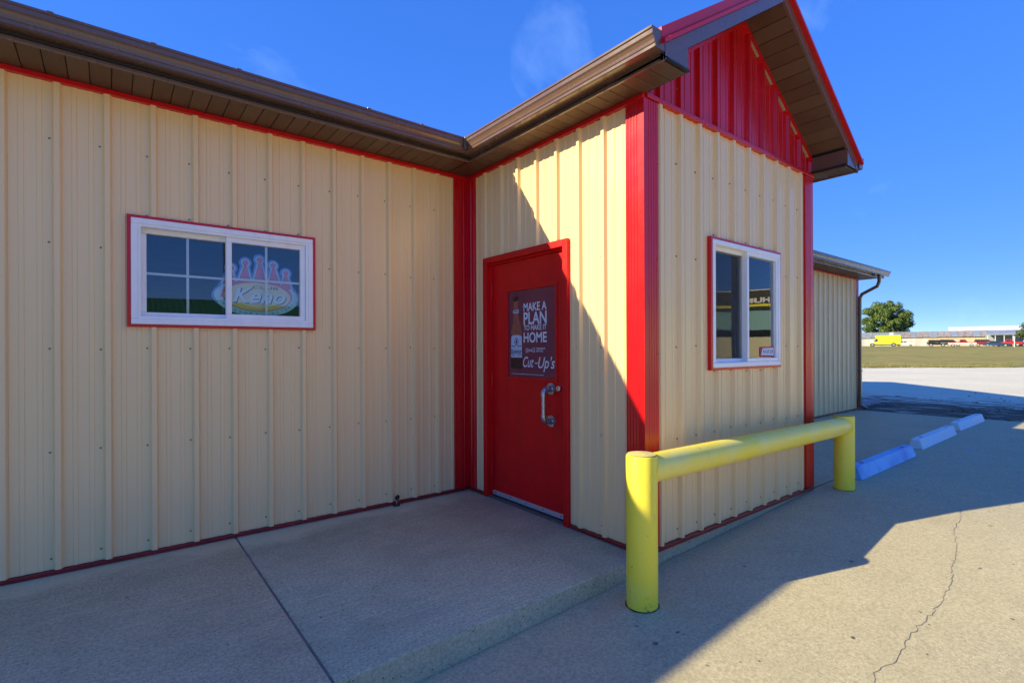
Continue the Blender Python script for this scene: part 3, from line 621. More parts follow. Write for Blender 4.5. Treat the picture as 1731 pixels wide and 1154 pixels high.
# downspout at the far corner
mb = MB(); pth = [(XR-0.06, -AO-0.055, HR+0.03), (XR-0.06, -AO-0.055, HR-0.10), (XR-0.06, -AO-0.02, HR-0.20), (XR-0.06, -0.11, HR-0.34), (XR-0.06, -0.072, HR-0.42), (XR-0.06, -0.068, HR-0.6), (XR-0.06, -0.068, 0.16), (XR-0.06, -0.078, 0.09), (XR-0.06, -0.19, 0.03)]
rings = []
for i, p in enumerate(pth):
    p = Vector(p); t = (Vector(pth[min(i+1, len(pth)-1)])-Vector(pth[max(i-1, 0)])).normalized(); a = Vector((1, 0, 0)); b = t.cross(a).normalized(); q = []
    for k in range(16):
        an = 2*math.pi*k/16; ca, sa = math.cos(an), math.sin(an); q.append(tuple(p+a*0.04*math.copysign(abs(ca)**.5, ca)+b*0.03*math.copysign(abs(sa)**.5, sa)))
    rings.append(q)
mb.sweep(None, rings); mb.build('downspout', 'brown', bld, smooth=50)
for z in (2.0, 0.8): MB().box((XR-0.112, -0.104, z), (XR-0.008, -0.030, z+0.03)).build('downspout_strap', 'brown', bld)

# ---- gable overhang of the entry
FY = -L-GO
xz = lambda a, b, w: (a, w, b)
def rake(sign):
    X = lambda t: W/2+sign*t          # t from ridge outward
    T = W/2+BO
    Z = lambda t: 3.792-0.64*t
    q = lambda t0, t1, a, b: [(X(t0), Z(t0)+a), (X(t1), Z(t1)+a), (X(t1), Z(t1)+b), (X(t0), Z(t0)+b)]
    MB().prism(q(0.0, T, -0.006, 0.082), xz, FY, FY+0.02).build('rake_fascia', 'brown', bld)
    PR = [(FY-0.010, 0.180), (FY-0.010, 0.122), (FY-0.034, 0.106), (FY-0.034, 0.084), (FY+0.06, 0.084), (FY+0.12, 0.180)]
    MB().sweep(None, [[(X(t), y, Z(t)+dz) for y, dz in PR] for t in (0.0, T+0.03)]).build('rake_trim', 'red', bld)
    # roof sheet with ribs running up the slope
    mb = MB(); ya, yb = FY+0.121, 2.6; m = int((yb-ya)/RIB)
    MB().prism(q(0.0, T+0.05, 0.125, 0.150), xz, ya, yb).build('roof_sheet', 'red', bld)
    for k in range(m):
        y = ya+0.1+k*RIB; mb.prism(q(0.0, T+0.05, 0.1505, 0.168), xz, y-0.015, y+0.015)
    tag(mb.build('roof_ribs', 'red', bld), kind='stuff')
    # sloped soffit panels
    n = int(T/0.099)
    for k in range(n):
        t0, t1 = k*0.099+0.003, (k+1)*0.099-0.003
        if sign*1 > 0 and t1 > W/2+0.01: continue
        if t1 > W/2+0.01: continue
        MB().prism(q(t0, t1, 0.0, 0.010), xz, FY+0.022, -L-0.012).build('soffit_panel', 'soffit_vent' if k % 3 == 1 else 'soffit', bld)
    MB().prism(q(0.0, T, 0.0115, 0.02), xz, FY+0.021, -L-0.001).build('soffit_backing', 'black', bld)
    # boxed return under the rake at the eave
    t0 = W/2-0.004; pts_ = [(X(t0), H+0.0115), (X(T-0.004), H+0.0115), (X(T-0.004), max(H+0.013, Z(T)-0.006)), (X(t0), Z(t0)-0.001)]
    MB().prism(pts_, xz, FY+0.004, -L-0.03).build('eave_return', 'brown', bld)
    # red rake trim against the gable sheet
    MB().prism(q(0.0, W/2+0.02, -0.030, -0.002), xz, -L-0.034, -L-0.002).build('gable_rake_trim', 'red', bld)
    if sign > 0:
        for k in range(5):
            t0 = 0.09+k*RIB; tp = t0+0.15
            MB().prism([(X(t0), Z(t0)-0.031), (X(tp), Z(tp)-0.031), (X(tp-0.01), Z(tp)-0.036-0.003*(k % 3)), (X(t0+0.10), Z(t0+0.10)-0.041+0.004*(k % 2)), (X(t0+0.05), Z(t0+0.05)-0.038), (X(t0+0.01), Z(t0)-0.034)], xz, -L-0.021, -L-0.004).build('foam_closure', 'foam', bld)
rake(-1); rake(1)
MB().prism([(W/2-0.17, 3.792+0.07), (W/2, 3.792+0.185), (W/2+0.17, 3.792+0.07), (W/2+0.17, 3.792+0.085), (W/2, 3.792+0.20), (W/2-0.17, 3.792+0.085)], xz, FY-0.02, 2.5).build('ridge_cap', 'red', bld)
MB().box((W/2+0.05, FY-0.03, 3.80+0.07), (W/2+0.12, FY+0.08, 3.80+0.14)).build('ridge_closure', 'foam', bld, bevel=0.004)
# main roof
def main_roof(x0, x1, z):
    yz = lambda a, b, w: (w, a, b)
    e = -AO-0.055; zz = lambda y: z+PITCH*(y-e)
    for s in (1, -1):
        Y = (lambda y: y) if s > 0 else (lambda y: 2*RY-y)
        MB().prism([(Y(e), z), (Y(RY), zz(RY)), (Y(RY), zz(RY)+0.03), (Y(e), z+0.03)], yz, x0, x1).build('main_roof', 'red', bld)
        mb = MB(); x = x0+0.1
        while x < x1-0.05: mb.prism([(Y(e), z+0.0305), (Y(RY), zz(RY)+0.0305), (Y(RY), zz(RY)+0.05), (Y(e), z+0.05)], yz, x-0.016, x+0.016); x += RIB
        tag(mb.build('roof_ribs', 'red', bld), kind='stuff')
        MB().prism([(Y(-AO+0.02), z-0.09), (Y(RY), zz(RY)-0.115), (Y(RY), zz(RY)-0.002), (Y(-AO+0.02), z+0.02)], yz, (x1-0.02 if x1 > 5 else x0), (x1 if x1 > 5 else x0+0.02)).build('end_fascia', 'brown', bld)
main_roof(XL-0.4, W/2, GB+0.055); main_roof(W/2, XR+0.42, HR+0.108)
MB().prism([(-AO+0.02, HR+0.012), (RY, HR+0.012+PITCH*(RY+AO)), (RY, HR+0.03+PITCH*(RY+AO)), (-AO+0.02, HR+0.03)], lambda a, b, w: (w, a, b), XR+0.0, XR+0.4).build('end_soffit', 'soffit', bld)

# ---- windows
def window(fr, s0, s1, z0, z1, rows, screen_left, flush):
    """outer red trim is s0..s1,z0..z1"""
    def ring(mb, a, b, c, d, w, d0, d1):
        mb.fbox(fr, a, b, d0, d1, c, c+w); mb.fbox(fr, a, b, d0, d1, d-w, d); mb.fbox(fr, a, a+w, d0, d1, c+w, d-w); mb.fbox(fr, b-w, b, d0, d1, c+w, d-w); return mb
    win = ring(MB(), s0+.020, s1-.020, z0+.018, z1-.018, 0.034, -0.10, 0.036).build('window', 'vinyl', bld, bevel=0.004)
    ring(MB(), s0, s1, z0, z1, 0.0235, -0.02, 0.030).build('window_trim', 'red', win, bevel=0.002)
    st = 0.003 if flush else 0.016
    a, b, c, d = s0+.055, s1-.055, z0+.053, z1-.053; ring(MB(), a-.001, b+.001, c-.001, d+.001, st, -0.08, 0.030).build('frame_step', 'vinyl', win, bevel=0.001)
    mid = (a+b)/2+0.004
    for side in (0, 1):
        p, q = (a+st, mid+.012) if side == 0 else (mid-.028, b-st)
        dd = (-0.048 if side == 0 else -0.004) if not flush else (-0.030 if side == 0 else 0.012)
        wst = (0.030 if side == 0 else 0.034) if not flush else 0.026
        sash = ring(MB(), p, q, c+st-.002, d-st+.002, wst, dd-0.028, dd+0.018).build('sash', 'vinyl', win, bevel=0.003)
        p2, q2, c2, d2 = p+wst-.002, q-wst+.002, c+st+wst-.004, d-st-wst+.004
        MB().fbox(fr, p2, q2, dd-0.012, dd-0.006, c2, d2).build('pane', 'glass', win)
        mw = 0.0115 if flush else 0.0075; m = MB(); sm = (p2+q2)/2
        m.fbox(fr, sm-mw, sm+mw, dd-0.024, dd-0.016, c2, d2); mv = m.build('muntin', 'muntin', win)
        for r in range(1, rows):
            zz = c2+(d2-c2)*r/rows; MB().fbox(fr, p2, q2, dd-0.0255, dd-0.0165, zz-mw, zz+mw).build('muntin', 'muntin', win)
        if side == 0 and screen_left:
            MB().fbox(fr, p2+0.002, q2-0.002, dd+0.004, dd+0.006, c2+0.002, d2-0.002).build('insect_screen', 'screen_mesh', win)
    return win
window(fA, -2.530, -1.397, 1.434, 2.129, 2, False, False)
window(fC, 0.722, 1.796, 1.130, 2.082, 3, True, True)
# ---- door
def doorway():
    s0, s1, zt = 0.262, 1.320, 2.085
    mb = MB(); mb.fbox(fB, s0, s0+0.052, -0.13, 0.030, 0.0, zt); mb.fbox(fB, s1-0.052, s1, -0.13, 0.030, 0.0, zt); mb.fbox(fB, s0+0.0525, s1-0.0525, -0.13, 0.030, zt-0.052, zt)
    fr = mb.build('door_frame', 'door_red', bld, bevel=0.004)
    mb = MB(); mb.fbox(fB, s0+0.0525, s0+0.068, -0.13, -0.010, 0.0, zt-0.053); mb.fbox(fB, s1-0.068, s1-0.0525, -0.13, -0.010, 0.0, zt-0.053); mb.fbox(fB, s0+0.0685, s1-0.0685, -0.13, -0.010, zt-0.068, zt-0.053); mb.build('stop_moulding', 'door_red', fr, bevel=0.002)
    a, b = s0+0.071, s1-0.071; zb, ztp = 0.020, zt-0.071; D0 = -0.030
    # leaf with a glazed opening that carries the poster
    p0, p1, q0, q1 = 0.528, 1.150, 1.040, 1.788
    mb = MB(); mb.fbox(fB, a, p0, D0-0.044, D0, zb, ztp); mb.fbox(fB, p1, b, D0-0.044, D0, zb, ztp); mb.fbox(fB, p0+0.0003, p1-0.0003, D0-0.044, D0, zb, q0); mb.fbox(fB, p0+0.0003, p1-0.0003, D0-0.044, D0, q1, ztp)
    leaf = mb.build('door', 'door_red', bld)
    mb = MB(); w = 0.020
    for (c, d, e, f) in ((p0-.006, p1+.006, q0-.006, q0+w), (p0-.006, p1+.006, q1-w, q1+.006), (p0-.006, p0+w, q0+w, q1-w), (p1-w, p1+.006, q0+w, q1-w)): mb.fbox(fB, c, d, D0-0.050, D0+0.007, e, f)
    mb.build('glazing_bead', 'door_red', leaf, bevel=0.004)
    MB().fbox(fB, p0+.01, p1-.01, D0-0.016, D0-0.0085, q0+.01, q1-.01).build('pane', 'black', leaf)
    mb = MB()
    for z in (0.23, 1.02, 1.80):
        h = MB(); h.tube([fB(a-0.004, D0+0.008, z-0.055), fB(a-0.004, D0+0.008, z+0.055)], 0.0085, 10); h.build('hinge', 'door_red', leaf, smooth=40)
    sw = MB().fbox(fB, a+0.004, b-0.004, D0+0.001, D0+0.012, zb+0.004, zb+0.040).build('door_sweep', 'alu', leaf, bevel=0.002)
    m = MB()
    for k in range(5): s = a+0.05+k*(b-a-0.1)/4; m.disc(fB(s, D0+0.012, zb+0.026), (-1, 0, 0), 0.0055, 0.003, 10)
    m.build('sweep_screw', 'black', sw)
    MB().fbox(fB, a+0.004, b-0.004, D0-0.01, D0+0.004, zb-0.016, zb+0.004).build('sweep_brush', 'black', leaf)
    MB().fbox(fB, s0+0.053, s1-0.053, -0.16, 0.020, 0.0, 0.012).build('threshold', 'threshold', bld, bevel=0.003)
    # pipe pull handle: two floor flanges, elbows and a short pipe
    m = MB(); yh = 1.085
    zf1, zf0 = 0.985, 0.738; off = 0.085
    def fl(z):
        m.disc(fB(yh, D0+0.0005, z), (-1, 0, 0), 0.046, 0.007, 24); m.tube([fB(yh, D0+0.007, z), fB(yh, D0+0.012, z), fB(yh, D0+0.022, z)], [0.026, 0.022, 0.019], 16)
    fl(zf1); fl(zf0)
    for z, sg in ((zf1, -1), (zf0, 1)):
        P = [fB(yh, D0+0.018, z), fB(yh, D0+0.046, z)]
        for k in range(1, 7):
            an = k/6*math.pi/2; P.append(fB(yh, D0+0.046+0.036*math.sin(an), z+sg*0.036*(1-math.cos(an))))
        P.append(fB(yh, D0+0.082, z+sg*0.046)); m.tube(P, [0.0145]*2+[0.0205]*(len(P)-2), 16)
        m.tube([fB(yh, D0+0.030, z), fB(yh, D0+0.042, z)], 0.0225, 16); m.tube([fB(yh, D0+0.082, z+sg*0.040), fB(yh, D0+0.082, z+sg*0.052)], 0.0235, 16)
    m.tube([fB(yh, D0+0.082, zf0+0.03), fB(yh, D0+0.082, zf1-0.03)], 0.0165, 16)
    hd = m.build('pull_handle', 'galv', leaf, smooth=45)
    m = MB()
    for z in (zf1, zf0):
        for k in range(4): an = k*math.pi/2+0.6; m.disc(fB(yh+0.034*math.cos(an), D0+0.0075, z+0.034*math.sin(an)), (-1, 0, 0), 0.0052, 0.003, 8)
    m.build('flange_screw', 'chrome', leaf)
    m = MB(); m.tube([fB(1.183, D0, 0.992), fB(1.183, D0+0.018, 0.992), fB(1.183, D0+0.026, 0.992)], [0.027, 0.025, 0.018], 22); m.build('lock', 'chrome', leaf, smooth=45)
    MB().fbox(fB, 1.1815, 1.1845, D0+0.0255, D0+0.0275, 0.984, 1.000).build('keyhole', 'black', leaf)
    return D0
D0 = doorway()

# ------------------------------------------------------------------ poster on the door glass
P0, P1, Q0, Q1 = 0.548, 1.130, 1.060, 1.768
fP = lambda u, v, d: fB(P0+u*(P1-P0), D0-0.0075+d, Q1-v*(Q1-Q0))
poster = thing('beer_poster', fB((P0+P1)/2, D0-0.0075, Q0), 'dark maroon beer poster with bottle and white lettering in the door window', 'poster')
def pp(poly, d, t=0.0004): return MB().prism(poly, lambda a, b, w: fP(a, b, w), d, d+t)
pp([(0, 0), (1, 0), (1, 1), (0, 1)], 0.0, 0.002).build('sheet', 'poster_bg', poster)
bot = [(.115, .075), (.225, .06), (.228, .12), (.222, .17), (.232, .29), (.262, .38), (.30, .46), (.310, .55), (.312, .86), (.295, .905), (.075, .905), (.06, .86), (.058, .55), (.068, .47), (.10, .39), (.122, .29), (.125, .17), (.118, .12)]
pp(bot, 0.0022).build('bottle_print', 'bottle', poster)
pp([(.112, .072), (.228, .058), (.228, .115), (.112, .125)], 0.0028).build('bottle_cap', 'bottle_dark', poster)
pp([(.06, .78), (.312, .78), (.312, .865), (.295, .907), (.075, .907), (.058, .865)], 0.0028).build('bottle_foot', 'bottle_dark', poster)
for pl in ([(.058, .52), (.075, .50), (.085, .885), (.06, .86)], [(.296, .50), (.312, .53), (.313, .86), (.29, .885)]): pp(pl, 0.0030).build('bottle_edge', 'bottle_dark', poster)
pp([(.066, .53), (.10, .517), (.18, .512), (.27, .517), (.306, .53), (.309, .775), (.062, .775)], 0.0034).build('bottle_label', 'bottle_label', poster)
pp([(.112, .225), (.235, .215), (.24, .255), (.165, .262), (.108, .255)], 0.0034).build('neck_band', 'bottle_label', poster)
m = MB()
for k, (v, h) in enumerate(((.232, .006), (.244, .005))): m.prism([(.125, v), (.225, v-.006), (.225, v-.006+h), (.125, v+h)], lambda a, b, w: fP(a, b, w), 0.0039, 0.0043)
for v, h in ((.637, .010), (.745, .006)): m.prism([(.075, v), (.16, v+.004), (.16, v+h+.004), (.075, v+h)], lambda a, b, w: fP(a, b, w), 0.0039, 0.0043); m.prism([(.21, v+.004), (.298, v), (.298, v+h), (.21, v+h+.004)], lambda a, b, w: fP(a, b, w), 0.0039, 0.0043)
ring_ = [ell(.185, .593, .045, .042, 26), ell(.185, .593, .036, .033, 26)]
n = 26; m.add([fP(a, b, 0.0042) for a, b in ring_[0]]+[fP(a, b, 0.0042) for a, b in ring_[1]], [(i, (i+1) % n, n+(i+1) % n, n+i) for i in range(n)])
m.prism(ell(.185, .593, .018, .022, 14), lambda a, b, w: fP(a, b, w), 0.0039, 0.0043)
m.build('label_print', 'ink', poster)
m = MB(); text(m, 'Budweiser', (.068, .303, .735, .672), lambda a, b, d: fP(a, b, d), 0.0045, shear=0.25, offset=0.008); m.build('lettering', 'ink', poster)
m = MB()
for body, (u0, u1, v0, v1) in (('MAKE A', (.345, .826, .247, .152)), ('PLAN', (.345, .826, .399, .258)), ('TO MAKE IT', (.350, .822, .466, .405)), ('HOME', (.345, .826, .605, .488))):
    text(m, body, (u0, u1, v0, v1), fP, 0.0030, offset=0.022)
m.build('lettering', 'paper_white', poster)
m = MB(); text(m, "THIS BUD'S", (.612, .795, .684, .662), fP, 0.0030, offset=0.02); text(m, 'FOR YOU.', (.612, .755, .712, .690), fP, 0.0030, offset=0.02); m.build('lettering', 'paper_white', poster)
bow = [(.39, .672), (.41, .668), (.49, .682), (.575, .662), (.590, .668), (.580, .690), (.588, .712), (.57, .716), (.49, .700), (.41, .720), (.385, .712), (.398, .692)]
pp(bow, 0.0030).build('bow_tie_logo', 'paper_white', poster)
pp([(.49+(u-.49)*.92, .692+(v-.692)*.78) for u, v in bow], 0.0036).build('bow_tie_fill', 'poster_bg', poster)
m = MB(); text(m, 'Budweiser', (.415, .565, .702, .682), fP, 0.0042, shear=0.25, offset=0.02); m.build('lettering', 'paper_white', poster)
m = MB(); text(m, 'Cut', (.330, .560, .885, .765), fP, 0.0030, shear=0.32, offset=0.006); text(m, '-', (.585, .640, .842, .830), fP, 0.0030); text(m, "Up's", (.650, .985, .930, .762), fP, 0.0030, shear=0.32, offset=0.006); m.build('lettering', 'paper_white', poster)
m = MB(); u = 0.08
for k in range(24):                       # a line of print too small to read
    w = 0.012+0.016*((k*7) % 5)/4; m.prism([(u, .963), (u+w, .963), (u+w, .969), (u, .969)], lambda p, q, d: fP(p, q, d), 0.0030, 0.0032); u += w+0.009
m.build('fine_print', 'paper_white', poster)

# ------------------------------------------------------------------ lottery sign behind the left window
KU = 0.00048; KX, KZ = -1.777, 1.676
fK = lambda a, b, d: (KX+a*KU, 0.075-d, KZ+b*KU)
keno = thing('lottery_sign', (KX, 0.075, KZ-0.15), 'blue, red and cream crown-topped lottery sign behind the left window', 'sign')
def kp(polys, d, name, mat):
    m = MB()
    for i, p in enumerate(polys): m.prism(p, lambda a, b, w: fK(a, b, w), d+i*0.00015, d+0.0012+i*0.00015)
    return m.build(name, mat, keno)
BALLS = [(-350, 390), (-160, 483), (33, 546), (221, 479), (404, 375)]
def spikes(w):
    out = []
    for k, (bx, by) in enumerate(BALLS):
        base = [(-380, 175), (-172, 215), (33, 225), (238, 205), (400, 150)][k]; hw = 84+w
        out.append([(bx-8-w, by), (base[0]-hw, base[1]-20), (base[0]+hw, base[1]-20), (bx+8+w, by)])
    return out
band = [(-470-0, 120), (-380, 200), (-150, 255), (64, 270), (268, 240), (470, 150), (520, 60), (520, -20), (-520, -20)]
kp([ell(bx, by, 88, 88, 26) for bx, by in BALLS]+spikes(44)+[[(a*1.09, b+30) for a, b in band], ell(10, -10, 610, 262, 48)], 0.0, 'outer_glow', 'k_blue')
kp([ell(bx, by, 60, 60, 24) for bx, by in BALLS]+spikes(20)+[[(a*1.03, b+8) for a, b in band], ell(10, -10, 580, 240, 48)], 0.0035, 'halo', 'k_light')
kp([ell(bx, by, 40, 40, 20) for bx, by in BALLS]+spikes(0)+[[(a*.95, b-20) for a, b in band]], 0.0070, 'crown', 'k_red')
kp([ell(10, -10, 470, 222, 48)], 0.0100, 'oval_rim', 'k_red'); kp([ell(10, -8, 455, 208, 48)], 0.0120, 'oval', 'k_cream')
kp([[(10+455*math.cos(a), -8+208*math.sin(a)) for a in [math.pi*1.22+math.pi*0.56*i/20 for i in range(21)]]+[(10+300*math.cos(a), -8+172*math.sin(a)) for a in [math.pi*1.78-math.pi*0.56*i/20 for i in range(21)]]], 0.0140, 'oval_shine', 'k_gold')
def arc_band(a0, a1, r0x, r0y, r1x, r1y): 
    N = 24; return [(10+r0x*math.cos(a0+(a1-a0)*i/N), -10+r0y*math.sin(a0+(a1-a0)*i/N)) for i in range(N+1)]+[(10+r1x*math.cos(a1+(a0-a1)*i/N), -10+r1y*math.sin(a1+(a0-a1)*i/N)) for i in range(N+1)]
kp([arc_band(math.pi*1.12, math.pi*1.90, 580, 300, 478, 226)], 0.0140, 'banner', 'k_mint')
m = MB(); text(m, 'CLUB', (-73, 290, 108, 148), fK, 0.0150, offset=0.0); m.build('lettering', 'k_ink', keno)
m = MB(); text(m, 'Keno', (-335+12, 395+12, -110-10, 118-10), fK, 0.0152, shear=0.3, offset=0.022); m.build('lettering', 'k_ink', keno)
m = MB(); text(m, 'Keno', (-335, 395, -110, 118), fK, 0.0165, shear=0.3, offset=0.022); m.build('lettering', 'k_white', keno)
m = MB()
word = 'MISSOURI LOTTERY'
for i, ch in enumerate(word):
    if ch == ' ': continue
    a = math.pi*(1.16+0.70*i/(len(word)-1)); cx, cy = 10+528*math.cos(a), -10+262*math.sin(a); tx, ty = -528*math.sin(a), 262*math.cos(a); l = math.hypot(tx, ty); tx, ty = tx/l, ty/l
    p, f = text_tris(ch, -13 if ch != 'I' else -4, 13 if ch != 'I' else 4, -18, 18)
    m.add([fK(cx+u*tx-v*ty, cy+u*ty+v*tx, 0.0162) for u, v in p], f)
m.build('lettering', 'k_ink', keno)

# ------------------------------------------------------------------ red window card in the entry window
card = thing('window_card', (1.585, -L-0.0075, 1.214), 'small red and white card in the lower corner of the entry window', 'card')
fc = lambda a, b, d: (1.472+a, -L-0.0075-d, 1.214+b)
MB().prism([(0, 0.004), (0.235, 0.0), (0.235, 0.088), (0, 0.082)], fc, 0, 0.002).build('card_back', 'cardred', card)
MB().prism([(0.016, 0.012), (0.045, 0.0185), (0.228, 0.012), (0.228, 0.078), (0.040, 0.072)], fc, 0.0022, 0.003).build('card_panel', 'paper_white', card)
m = MB(); text(m, 'KUZ 23', (0.045, 0.215, 0.034, 0.058), fc, 0.0034, shear=0.2, offset=0.02); m.build('lettering', 'k_ink', card)

# ------------------------------------------------------------------ yellow pipe guard
b1 = Vector((-0.345, -2.212, zp(-0.345))); b2 = Vector((2.690, -2.155, zp(2.69)))
guard = thing('pipe_guard', tuple((b1+b2)/2), 'yellow painted steel pipe guard rail in front of the entry window', 'guard rail')
def post(b, top, r=0.084):
    n = 40; mb = MB(); mb.tube([(b.x, b.y, b.z-0.2), (b.x, b.y, b.z+0.012), (b.x, b.y, top-0.012), (b.x, b.y, top-0.003), (b.x, b.y, top)], [r, r, r, r-0.003, r-0.012], n)
    p = mb.build('post', 'yellow', guard, smooth=50)
    # rough concrete fill standing slightly proud
    mb = MB(); rings = []
    for j, rr in enumerate((0.0, 0.3, 0.6, 0.92)):
        rings.append([(b.x+math.cos(k*2*math.pi/24)*r*rr, b.y+math.sin(k*2*math.pi/24)*r*rr, top+0.0015+(0.008-0.007*rr*rr)+0.004*noise.noise(Vector((k*0.9, j*1.7, b.x)))*(rr < .9)) for k in range(24)])
    v = sum(rings, []); mb.add(v, [(j*24+k, j*24+(k+1) % 24, (j+1)*24+(k+1) % 24, (j+1)*24+k) for j in range(3) for k in range(24)]); mb.build('post_fill', 'yellow_top', p, smooth=60)
    # dark gap where the pipe enters the concrete
    mb = MB(); k_ = 36; v = []
    for i in range(k_):
        a = i*2*math.pi/k_; v += [(b.x+math.cos(a)*(r-0.002), b.y+math.sin(a)*(r-0.002), zp(b.x+math.cos(a)*r)+0.004), (b.x+math.cos(a)*(r+0.004+0.007*random.random()), b.y+math.sin(a)*(r+0.003+0.004*random.random()), zp(b.x+math.cos(a)*r)+0.0025)]
    mb.add(v, [(2*i, 2*i+1, (2*i+3) % (2*k_), (2*i+2) % (2*k_)) for i in range(k_)]); mb.build('base_gap', 'black', p)
    return p
post(b1, 0.712); post(b2, 0.668)
ax0, ax1 = Vector((b1.x, b1.y, 0.628)), Vector((b2.x, b2.y, 0.572))
mb = MB(); mb.tube([ax0.lerp(ax1, t) for t in (0.0, 0.25, 0.5, 0.75, 1.0)], 0.080, 40); rail = mb.build('rail', 'yellow_rail', guard, smooth=50)
# weld beads where the rail is coped to the posts
for ax, sg in ((ax0, 1), (ax1, -1)):
    d = (ax1-ax0).normalized(); side = Vector((0, 0, 1)).cross(d).normalized(); pts_ = []
    for k in range(41):
        a = k*2*math.pi/40; o = side*math.cos(a)*0.081+Vector((0, 0, 1))*math.sin(a)*0.081; e = math.sqrt(max(0.0, 0.084**2-(math.cos(a)*0.081)**2)); pts_.append(ax+o+d*sg*(e+0.001))
    MB().tube(pts_, 0.0055, 6).build('weld_bead', 'yellow', rail, smooth=60)

# ------------------------------------------------------------------ wheel stops
def wheel_stop(x0, x1, yf, mat, label, rz=0.0, h=0.125, z=None):
    t = thing('wheel_stop', ((x0+x1)/2, yf+0.085, zp(x0) if z is None else z), label, 'wheel stop', 'wheel stops along the right wing', rz=rz)
    ln = (x1-x0)/2; mb = MB(); sec = [(-0.085, 0.0), (-0.078, 0.022), (-0.045, h), (0.045, h), (0.078, 0.022), (0.085, 0.0)]
    rings = []
    for s, e in ((-ln, 0.0), (-ln+0.03, 1.0), (-ln+0.30, 1.0), (ln-0.30, 1.0), (ln-0.03, 1.0), (ln, 0.0)):
        rings.append([(s, a*(1 if e else .93), b*(1 if e else .90)) for a, b in sec])
    mb.sweep(None, rings); ORG[t.name] = Vector((0, 0, 0)); body = mb.build('block', mat, t, bevel=0.006); 
    for s in (-ln+0.24, ln-0.24):
        MB().disc((s, 0, h-0.004), (0, 0, 1), 0.022, 0.006, 12).build('pin_hole', 'black', t)
    return t
wheel_stop(3.16, 4.96, -2.155, 'stop_blue', 'bright blue wheel stop nearest the yellow guard rail')
wheel_stop(5.50, 7.32, -2.090, 'stop_worn', 'scuffed pale blue wheel stop, middle of the row beside the right wing', R(0.4))
wheel_stop(7.80, 9.50, -2.045, 'stop_worn', 'scuffed pale blue wheel stop at the far end of the row on the apron', R(-0.3))
wheel_stop(10.5, 12.0, 0.14, 'stop_grey', 'faded grey wheel stop on the gravel beyond the downspout', R(3), z=-0.035)
# worn paint on the pavement beside the stops
mb = MB()
for _ in range(46):
    x, y = random.gauss(5.2, .55), random.gauss(-2.52, .10)
    if random.random() < 0.35: x, y = random.gauss(6.3, .3), random.gauss(-2.40, .05)
    r = random.uniform(0.02, 0.075); k = 8; a0 = random.random()*6
    mb.add([(x+math.cos(a0+i*6.283/k)*r*random.uniform(.6, 1.6), y+math.sin(a0+i*6.283/k)*r*random.uniform(.1, .38), zp(x)+0.0016+_*0.00002) for i in range(k)], [tuple(range(k))])
pm('worn_paint', (0.46, 0.44, 0.40), 0.8, var=0.2, vscale=30); mb.build('worn_paint', 'worn_paint', pave)

# ------------------------------------------------------------------ door stop on the slab
ds = thing('door_stop', (-0.755, -0.045, 0.0), 'small black capped door stop standing on the slab by the wall', 'door stop')
m = MB(); m.tube([(-0.755, -0.045, 0.0005), (-0.755, -0.045, 0.004), (-0.755, -0.045, 0.008)], [0.030, 0.030, 0.024], 20); m.build('foot_plate', 'black', ds, smooth=40)
m = MB(); m.tube([(-0.755, -0.045, 0.008), (-0.755, -0.045, 0.060)], 0.0055, 12); m.build('stem', 'chrome', ds, smooth=40)
m = MB(); m.tube([(-0.755, -0.045, 0.052), (-0.755, -0.047, 0.058), (-0.752, -0.055, 0.066), (-0.750, -0.060, 0.072), (-0.752, -0.052, 0.080), (-0.755, -0.047, 0.082)], [0.012, 0.016, 0.018, 0.018, 0.014, 0.004], 14); m.build('bumper', 'black', ds, smooth=50)

# ------------------------------------------------------------------ far side of the field: vehicles
def prism_y(poly, w0, w1): return MB().prism(poly, lambda a, b, w: (a, w, b), w0, w1)
def vehicle(name, label, cat, loc, bearing, flip, body, bmat, cab, cmat, width, wheels, windows, extra=()):
    # long axis square to the line of sight; flip True = nose to the viewer's left
    rz = -R(bearing) + (math.pi if flip else 0)
    loc = (loc[0], loc[1], lift(loc[0], loc[1])+0.11)
    t = thing(name, loc, label, cat, 'vehicles parked beyond the field', rz=rz); ORG[t.name] = Vector((0, 0, 0))
    prism_y(body, -width/2, width/2).build('body', bmat, t, bevel=0.04)
    if cab:
        cb = prism_y(cab, -width*0.43, width*0.43).build('cabin', cmat, t, bevel=0.05)
        for wpoly in windows:
            for sgn in (-1, 1): prism_y(wpoly, sgn*width*0.43, sgn*(width*0.43+0.012)).build('window', 'carglass', cb)
    for x, r in wheels:
        for sgn in (-1, 1):
            y = sgn*(width/2-0.10); m = MB(); m.tube([(x, y-0.12, r), (x, y+0.12, r)], r, 18); wl = m.build('wheel', 'tyre', t, smooth=40)
            m = MB(); m.tube([(x, y+sgn*0.121, r), (x, y+sgn*0.135, r)], r*0.62, 14); m.build('rim', 'rim', wl)
    for nm, poly, mt, w0, w1 in extra: prism_y(poly, w0, w1).build(nm, mt, t, bevel=0.01)
    return t
